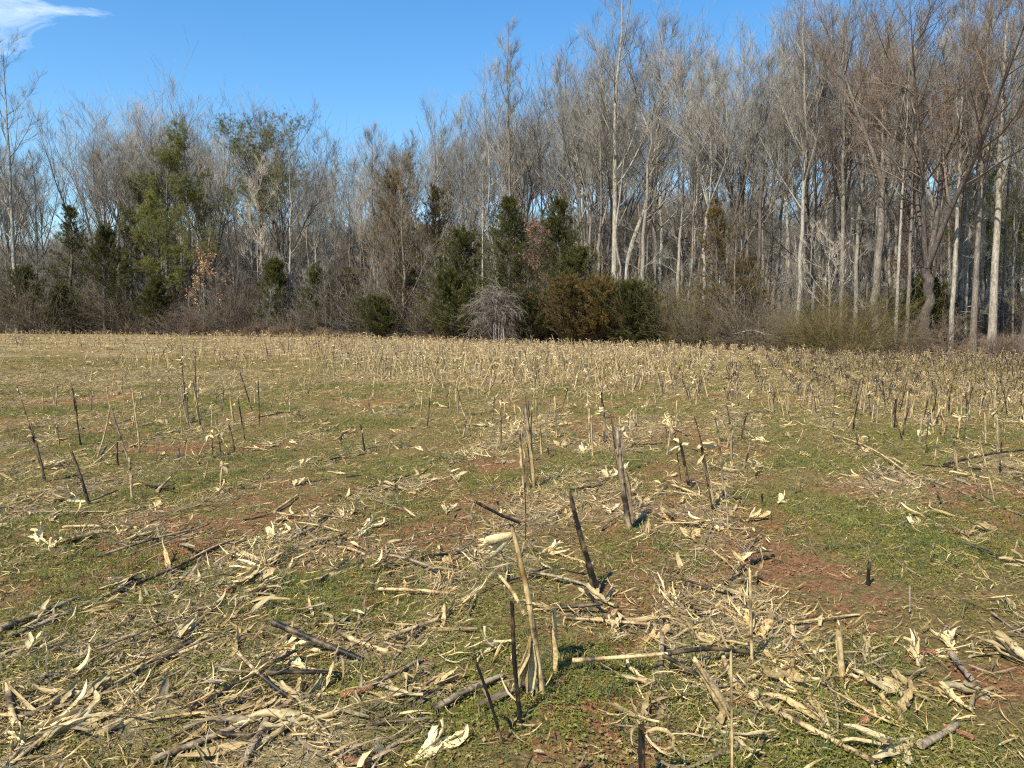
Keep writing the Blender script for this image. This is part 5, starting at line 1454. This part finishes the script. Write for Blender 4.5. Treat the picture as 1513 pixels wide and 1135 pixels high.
for (a_, b_, r, m_, h0, h1, lab) in FS:
    A0 = G(*a_); B0 = G(*b_)
    # raised ends: keep the pixel, come nearer
    def raised(pp, g, h):
        if h < .04: return Vector((g.x, g.y, g.z + h * .4 + r * .9))
        Y = g.y * (1 - h / CAM_H * .9); return AT(pp[0], pp[1], Y)
    P0 = raised(a_, A0, h0); P1 = raised(b_, B0, h1)
    rr = np.random.default_rng(int(a_[0] * 3 + b_[1])); a = Acc()
    stalk_geo(a, rr, (0, 0, 0), np.array(P1 - P0), r * 1.2, rr.uniform(.0, .05), 8, rr.uniform(.11, .18))
    o = link('fallen_corn_stalk', a.mesh('fallen_corn_stalk', m_, True), None, P0)
    tag(o, lab, 'fallen stalk', 'fallen corn stalks')
# ---- fallen stalks, copies
def axis_rot(rng, along=.55):
    """yaw: mostly along the rows"""
    return (-ROW_A + rng.normal() * .35) if rng.random() < along else rng.uniform(0, PI)
fsrc = []
for i in range(10):
    rr = np.random.default_rng(600 + i); a = Acc(); Ln = rr.uniform(.22, .75)
    r = rr.uniform(.007, .013)
    stalk_geo(a, rr, (0, -Ln / 2, r), (0, Ln / 2, r + rr.uniform(0, .03)), r, rr.uniform(.0, .06), 7, .14)
    me = a.mesh('fallen_corn_stalk', [M_stalk_tan, M_stalk_grey, M_stalk_dark, M_stalk_tan, M_stalk_grey][i % 5], True)
    fsrc.append(me)
FN = ['tan', 'grey', 'blackened', 'tan', 'grey']
def lit_prob(x, y):
    st_, ba_, gr_, dn_ = maps(x, y); return st_, ba_, gr_, dn_
def place_flat(n_keep, y0, y1, power, wfun, rng, over=6):
    x, y = sample_field(rng, n_keep * over, y0, y1, 1.12, power)
    w = wfun(x, y); k = rng.random(len(x)) < w
    x, y = x[k][:n_keep], y[k][:n_keep]
    return x, y, terrain(x, y)
def zone(px, y):
    h = 'foreground' if y < 5 else ('near field' if y < 9 else 'middle of the field')
    s = 'left' if px < 500 else ('central' if px < 1000 else 'right')
    return s, h
def spread(kind, meshes, names, n_, y0, y1, power, cat, group, rng, smin, smax, phr, zoff=0.0, wf=None, tilt=.12, along=.55):
    x, y, z = place_flat(n_, y0, y1, power, wf or (lambda a, b: np.clip(lit_prob(a, b)[0] * 1.25 + .10, 0, 1)), rng)
    for i in range(len(x)):
        v = int(rng.integers(0, len(meshes))); s = rng.uniform(smin, smax)
        o = link(kind, meshes[v], None, (x[i], y[i], z[i] + zoff * rng.random()), (rng.normal() * tilt, rng.normal() * tilt, axis_rot(rng, along)))
        o.scale = (s, s, s)
        sz = 'short ' if s < smin + (smax - smin) * .33 else ('large ' if s > smin + (smax - smin) * .67 else '')
        tag(o, sz + names[v % len(names)] + ' ' + phr + ' ' + near_field(float(x[i]), float(y[i])), cat, group)
rd = np.random.default_rng(55)
spread('fallen_corn_stalk', fsrc, FN, 240, 2.9, 14, 1.5, 'fallen stalk', 'fallen corn stalks', rd, .7, 1.25, 'broken stalk piece lying', .01, tilt=.05)
# ---- husks, leaves, strips lying about
hm = [settle(leaf_local(np.random.default_rng(700 + i), 'husk')).mesh('corn_husk', M_husk, True) for i in range(9)]
hm2 = [settle(leaf_local(np.random.default_rng(720 + i), 'husk')).mesh('corn_husk', M_leafdry, True) for i in range(4)]
lm = [settle(leaf_local(np.random.default_rng(740 + i), 'strip')).mesh('dry_corn_leaf', [M_leafdry, M_husk, M_leafgrey, M_leafdry][i % 4], True) for i in range(20)]
mm = [settle(leaf_local(np.random.default_rng(780 + i), 'mat')).mesh('leaf_bundle', [M_leafdry, M_leafgrey, M_husk][i % 3], True) for i in range(9)]
spread('corn_husk', hm + hm2, ['pale crumpled'] * 9 + ['brownish crumpled'] * 4, 240, 2.8, 15, 1.6, 'husk', 'corn husks lying on the field', rd, .7, 1.45, 'corn husk lying', .01)
spread('dry_corn_leaf', lm, ['tan curled', 'pale curled', 'grey curled', 'tan curled'], 300, 2.8, 9, 1.4, 'dry leaf', 'dry corn leaves on the ground', rd, .6, 1.2, 'leaf strip lying', .015, tilt=.15)
spread('leaf_bundle', mm, ['tan', 'grey', 'pale'], 120, 2.9, 11, 1.5, 'leaf bundle', 'matted bundles of corn leaves', rd, .6, 1.1, 'bundle of matted leaves', .0, wf=lambda a, b: np.clip(lit_prob(a, b)[0] * 1.3 - .25, 0, 1), along=.85)
# measured husks and heaps
HH = [(950, 1010, 0, 1.25, M_husk, 'large striped pale husk hanging from the propped yellow-tan stalk', 3.0), (1310, 1022, 1, 1.2, M_husk, 'striped pale husk on top of the heap at the lower right', 2.5), (1325, 1045, 2, 1.2, M_leafdry, 'fat rolled husk lying below the striped one in the lower right heap', 1.3),
      (1320, 1110, 3, 1.3, M_husk, 'pale husk pointing down right at the bottom border', -2.4), (1495, 975, 4, 1.5, M_husk, 'big golden husk cut by the right border', 2.1), (1400, 950, 5, 1.1, M_husk, 'fanned pale husk above the reddish cob on the right', 1.5),
      (1350, 970, 6, 1.0, M_husk, 'white-tipped husk left of the fanned one, right side', 1.2), (1205, 1060, 7, 1.3, M_leafdry, 'orange-tan spread husk beside the long tan stalk', 1.7), (1440, 1030, 8, 1.1, M_husk, 'shaggy husk at the end of the grey stalk near the right border', -2.6),
      (1090, 1100, 0, 1.1, M_husk, 'pale husk at the foot of the thin pale stick', -1.0), (1085, 880, 1, 1.0, M_husk, 'pale husk with long stalk left of the clay patch', 2.7), (1095, 828, 2, 1.0, M_husk, 'yellow husk at the left tip of the clay patch', 1.2),
      (375, 880, 3, 1.2, M_husk, 'feathery white husk tuft left of centre', .3), (440, 960, 4, 1.0, M_husk, 'white husk behind the blackened stalk', 0.4), (438, 985, 5, 1.0, M_husk, 'white husk under the black stalk with a yellow base', 2.8),
      (130, 1035, 6, 1.1, M_husk, 'pale husk in the heap at the lower left', 1.0), (125, 1075, 7, 1.3, M_husk, 'yellow rolled husk near the lower left corner', .9), (60, 1085, 8, 1.3, M_husk, 'golden rolled husk at the lower left corner', .7), (145, 995, 0, .7, M_husk, 'small upright cream husk at the left', .2),
      (545, 780, 1, 1.1, M_husk, 'round white husk tuft in the middle distance left of the husked ear', 1.0), (388, 800, 2, 1.0, M_husk, 'bluish-white husk in the upper windrow', 1.3), (350, 808, 3, 1.1, M_husk, 'rounded tan husk in the upper windrow', .4), (440, 717, 4, 1.1, M_husk, 'round pale husk at the end of the level dark stalk', 1.6),
      (720, 968, 5, .8, M_husk, 'pale husk scrap left of the two-toned stalk', 1.2), (650, 1015, 6, 1.0, M_leafdry, 'rounded brown husk leaf in the lower middle', .3), (500, 925, 7, .9, M_husk, 'smooth pale husk leaf right of the blackened stalk tip', 1.5), (905, 930, 8, 1.0, M_husk, 'golden husk pieces on the clay right of the short stub', 1.8),
      (70, 915, 0, 1.2, M_husk, 'yellow husk stretched along the grey stalks at the left border', 1.25), (640, 1110, 1, 1.1, M_husk, 'whitish husk at the bottom middle', .8), (40, 1110, 2, 1.2, M_husk, 'spread husk in the lower left corner', 1.6), (1280, 965, 3, .9, M_husk, 'cream husk above the heap at the lower right', 1.2)]
for (px, py, v, s, m_, lab, rz) in HH:
    p = G(px, py); me = hm[v].copy(); me.materials.clear(); me.materials.append(m_)
    o = link('corn_husk', me, None, (p.x, p.y, p.z + .008), (.05, 0, rz - PI / 2)); o.scale = (s, s, s); tag(o, lab, 'husk', 'corn husks lying on the field')
for (px, py, rz, s, v, lab) in [(230, 985, -.9, 1.4, 0, 'tan leaf bundle at the upper end of the long heap, lower left'), (190, 1020, -.8, 1.4, 3, 'tan leaf bundle in the middle of the long heap, lower left'), (140, 1060, -1.0, 1.3, 5, 'pale leaf bundle at the lower end of the long heap'),
                                (30, 1060, 1.2, 1.3, 0, 'leaf bundle crossing toward the lower left corner'), (280, 1060, -1.2, 1.3, 3, 'leaf bundle right of the pale husk heap'), (420, 965, -1.2, 1.2, 2, 'yellow leaf bundle left of the white husks'),
                                (560, 1075, -1.3, 1.0, 1, 'grey leaf bundle lower middle left'), (700, 1020, -1.2, 1.2, 1, 'grey leaf bundle at the foot of the two-toned stalk'), (300, 905, -1.0, 1.0, 4, 'grey leaf bundle along the left windrow'),
                                (1290, 1060, .8, 1.1, 6, 'reddish-tan leaf bundle under the lower right heap'), (1180, 1030, .9, 1.1, 3, 'tan leaf bundle left of the long tan stalk'), (1380, 965, -1.3, 1.0, 5, 'pale leaf bundle above the lower right heap'), (340, 1045, -1.1, 1.2, 1, 'grey leaf bundle by the thick grey stalk')]:
    p = G(px, py); me = mm[v]; o = link('leaf_bundle', me, None, (p.x, p.y, p.z), (0, 0, rz)); o.scale = (s * .85, s * .85, s); tag(o, lab, 'leaf bundle', 'matted bundles of corn leaves')
# ---- corn cobs
def cob_mesh(seed):
    rr = np.random.default_rng(seed); k = 14; nr = 22; Ln = .15; V = []
    for i in range(nr + 1):
        t = i / nr; rad = .0125 * (1 - .45 * t ** 2) * (.55 if i in (0, nr) else 1)
        for j in range(k):
            th = j * 2 * PI / k; q = rad * (1 + (.16 if (i + j) % 2 else -.06) + rr.normal() * .05)
            V.append((q * math.cos(th), -Ln / 2 + Ln * t, q * math.sin(th) + .010))
    V = np.array(V); idx = np.arange((nr + 1) * k).reshape(nr + 1, k)
    a = idx[:-1]; b = np.roll(a, -1, 1); d = idx[1:]; c = np.roll(d, -1, 1)
    F = np.stack([a, b, c, d], -1).reshape(-1, 4); ac = Acc(); ac.add(V, F)
    for e in (0, nr):
        cv = np.concatenate([V[e * k:(e + 1) * k], V[e * k:(e + 1) * k].mean(0)[None]]); ac.add(cv, np.array([(j, (j + 1) % k, k) for j in range(k)]))
    return ac.mesh('corn_cob', M_cob, False)
cobs = [cob_mesh(i) for i in range(3)]
for k, (px, py, rz, lab) in enumerate([(522, 1130, 1.2, 'reddish bare cob cut by the bottom border'), (528, 1026, -1.0, 'orange-brown bare cob right of the thin black stick'), (1150, 998, -.9, 'brown bare cob right of the thick leaning stalk'),
        (1357, 966, 1.4, 'reddish bare cob below the fanned husk on the right'), (1085, 1040, 1.5, 'frayed reddish cob hidden behind the thick leaning stalk'), (1285, 1062, -.8, 'striped reddish cob sticking out of the lower right heap'),
        (78, 1070, -1.0, 'rusty cob in the heap at the lower left'), (297, 1037, 1.3, 'dark red cob below the long heap, lower left'), (330, 875, 1.5, 'dark red cob left of the white husk tuft'), (235, 870, 1.4, 'pale-tipped cob by the left windrow'),
        (625, 1003, .4, 'small brown cob lower middle'), (1260, 1010, 1.1, 'rusty cob end at the left of the lower right heap'), (165, 915, 1.4, 'pinkish cob at the left'), (1415, 1085, .6, 'rusty cob fragment near the bottom right')]):
    p = G(px, py); o = link('corn_cob', cobs[k % 3], None, (p.x, p.y, p.z + .003), (0, 0, rz)); s = 1.0 if k < 6 else .8; o.scale = (s, s, s); tag(o, lab, 'corn cob', 'bare corn cobs')

# ---- chaff: shreds of leaf and stalk nobody could count
def chaff_src(seed, mat, n_=9, rad=.10, big=1.0):
    rr = np.random.default_rng(seed); a = Acc()
    for i in range(n_):
        V, F = ribbon(rr, rr.uniform(.02, .16) * big, rr.uniform(.002, .009) * big, 4, rr.uniform(.3, 1.2), .7, .9, 1, .1, tip=.4, base=.7)
        a.add(xform(V, (rr.normal() * rad, rr.normal() * rad, rr.uniform(.002, .022)), (rr.normal() * .18, rr.normal() * .25, rr.uniform(0, 6.28))), F)
    return a.mesh('chaff', mat, True)
cs = [chaff_src(1, M_chaff), chaff_src(2, M_leafdry), chaff_src(3, M_chaff, 12), chaff_src(4, M_leafgrey), chaff_src(5, M_husk, 6), chaff_src(6, M_husk, 5, .08, 1.4), chaff_src(7, M_leafdry, 5, .12, 1.8), chaff_src(8, M_leafgrey, 5, .12, 1.8), chaff_src(9, M_chaff, 10, .12, .7), chaff_src(10, M_leafdry, 8)]
def stuff_layer(name, n, y0, y1, power, wf, srcs, pick_p, smin, smax, rng, tilt=.1, zoff=.002, grow_far=0.0, along=0.0):
    x, y = sample_field(rng, n, y0, y1, 1.2, power)
    k = (rng.random(n) < np.clip(wf(x, y), 0, 1)) & (y < yedge(x) - .3); x, y = x[k], y[k]; m = len(x)
    s = rng.uniform(smin, smax, m) * (1 + grow_far * np.clip(y - 8, 0, 60))
    yaw = rng.uniform(0, 2 * PI, m)
    if along: yaw = np.where(rng.random(m) < along, -ROW_A + rng.normal(size=m) * .3 + PI * (rng.random(m) < .5), yaw)
    scatter(name, np.stack([x, y, terrain(x, y) + zoff], 1), np.stack([rng.normal(size=m) * tilt, rng.normal(size=m) * tilt, yaw], 1), s, rng.choice(len(srcs), m, p=pick_p), srcs)
    print(name, m)
rc = np.random.default_rng(8)
stuff_layer('corn_chaff', 135000, 2.3, 26, 1.35, lambda x, y: .06 + .66 * maps(x, y)[0] ** 1.4, cs, [.17, .13, .16, .15, .05, .03, .05, .08, .10, .08], .50, 1.05, rc, grow_far=.02, along=.6)
ls_ = [leaf_local(np.random.default_rng(840 + i), 'strip') for i in range(8)]
ls_ = [settle(a).mesh('litter', [M_leafdry, M_leafgrey, M_leafgrey, M_husk][i % 4], True) for i, a in enumerate(ls_)]
hs2 = [settle(leaf_local(np.random.default_rng(860 + i), 'chip')).mesh('litter', [M_husk, M_leafdry, M_leafgrey, M_leafgrey][i % 4], True) for i in range(8)]
stuff_layer('corn_litter', 30000, 2.4, 62, 1.25, lambda x, y: .03 + .62 * maps(x, y)[0] ** 1.8, ls_ + fsrc[:4] + hs2, [.065] * 8 + [.04] * 4 + [.04] * 8, .5, 1.05, rc, .12, .006, .006, .6)
stuff_layer('distant_husks', 15000, 8, 64, 1.0, lambda x, y: .15 + .6 * maps(x, y)[0], hm[:6] + mm[:3], [.12] * 6 + [.28 / 3] * 3, .5, .95, rc, .15, .01, .004)
# ---- grass and weeds
def tuft(seed, mat, n_=14, h=.05, w=.0035, rad=.03, spread_=.9):
    rr = np.random.default_rng(seed); a = Acc()
    for i in range(n_):
        d = unit(np.array([rr.normal() * spread_, rr.normal() * spread_, rr.uniform(.5, 1.3)])); ln = h * rr.uniform(.5, 1.3)
        s = unit(np.cross(d, [rr.normal(), rr.normal(), .2])) * w / 2
        b = np.array([rr.normal() * rad, rr.normal() * rad, -.003]); m1 = b + d * ln * .55; e = m1 + unit(d + np.array([rr.normal() * .5, rr.normal() * .5, -.45])) * ln * .5
        a.add(np.array([b - s, b + s, m1 + s * .8, m1 - s * .8]), np.array([[0, 1, 2, 3]])); a.add(np.array([m1 - s * .8, m1 + s * .8, e]), np.array([[0, 1, 2]]))
    return a.mesh('grass', mat)
def weed(seed, mat, n_=22, rad=.035):
    rr = np.random.default_rng(seed); a = Acc()
    for i in range(n_):
        c = np.array([rr.normal() * rad, rr.normal() * rad, rr.uniform(.004, .022)]); d = unit(np.array([rr.normal(), rr.normal(), rr.uniform(0, .6)])); u = unit(np.cross(d, [0, 0, 1.0]) + rr.normal(size=3) * .3)
        ln = rr.uniform(.008, .018); w = ln * .35
        a.add(np.array([c, c + d * ln * .5 + u * w, c + d * ln, c + d * ln * .5 - u * w]), np.array([[0, 1, 2, 3]]))
    return a.mesh('weed', mat)
gs = [tuft(1, M_grass), tuft(2, M_grass, 18, .04), tuft(3, M_grass_blue, 16, .07, .004, .02, .6), weed(4, M_weed), weed(5, M_weed, 30), weed(6, M_grass), tuft(7, M_grass_blue, 20, .10, .004, .03, .5), tuft(8, M_moss, 16, .04, .004, .04, 1.2)]
stuff_layer('grass', 150000, 2.3, 20, 1.5, lambda x, y: .06 + 1.0 * maps(x, y)[2] - .45 * maps(x, y)[1], gs, [.18, .20, .09, .16, .13, .10, .03, .11], .55, 1.15, rc, .05, 0, .03)
stuff_layer('dead_grass', 110000, 2.5, 34, 1.2, lambda x, y: .55 - .5 * maps(x, y)[1], [gs[7], tuft(9, M_moss, 14, .05, .005, .05, 1.5), weed(10, M_moss, 20, .05), tuft(11, M_grass, 14, .04, .004, .05, 1.4)], [.3, .25, .25, .2], .6, 1.3, rc, .05, 0, .03)
# clods and small stones in the bare soil
def clod(seed):
    rr = np.random.default_rng(seed); a = Acc(); k = 7
    for q in range(6):
        c = np.array([rr.normal() * .05, rr.normal() * .05, 0]); r0 = rr.uniform(.002, .008)
        V = [c + np.array([0, 0, r0 * .8])]
        V += [c + r0 * rr.uniform(.75, 1.2) * np.array([math.cos(j * 2 * PI / k), math.sin(j * 2 * PI / k), .25 * rr.random()]) for j in range(k)]
        V += [c + r0 * 1.1 * np.array([math.cos(j * 2 * PI / k + .3), math.sin(j * 2 * PI / k + .3), -.6]) for j in range(k)]
        F = [(0, 1 + j, 1 + (j + 1) % k) for j in range(k)] + [(1 + j, 1 + k + j, 1 + (j + 1) % k) for j in range(k)] + [(1 + (j + 1) % k, 1 + k + j, 1 + k + (j + 1) % k) for j in range(k)]
        a.add(np.array(V), np.array(F))
    return a
m_, t_, b_ = newmat('clay_clods')
r_ = ramp(t_, [(.3, (.09, .042, .02)), (.55, (.19, .095, .047)), (.75, (.30, .17, .09))]); t_.links.new(noise(t_, coords(t_), 30, 3), r_.inputs['Fac']); t_.links.new(r_.outputs['Color'], b_.inputs['Base Color'])
stuff_layer('soil_clods', 60000, 2.4, 12, 1.5, lambda x, y: 1.4 * maps(x, y)[1] - .30, [clod(i).mesh('clods', m_) for i in range(4)], [.25] * 4, .5, 1.3, rc, .1, 0)

for o in sc.objects:
    if o.parent is None and 'label' in o and not (4 <= len(o['label'].replace('-', ' ').split()) <= 16): print('LABEL', len(o['label'].split()), o['label'])
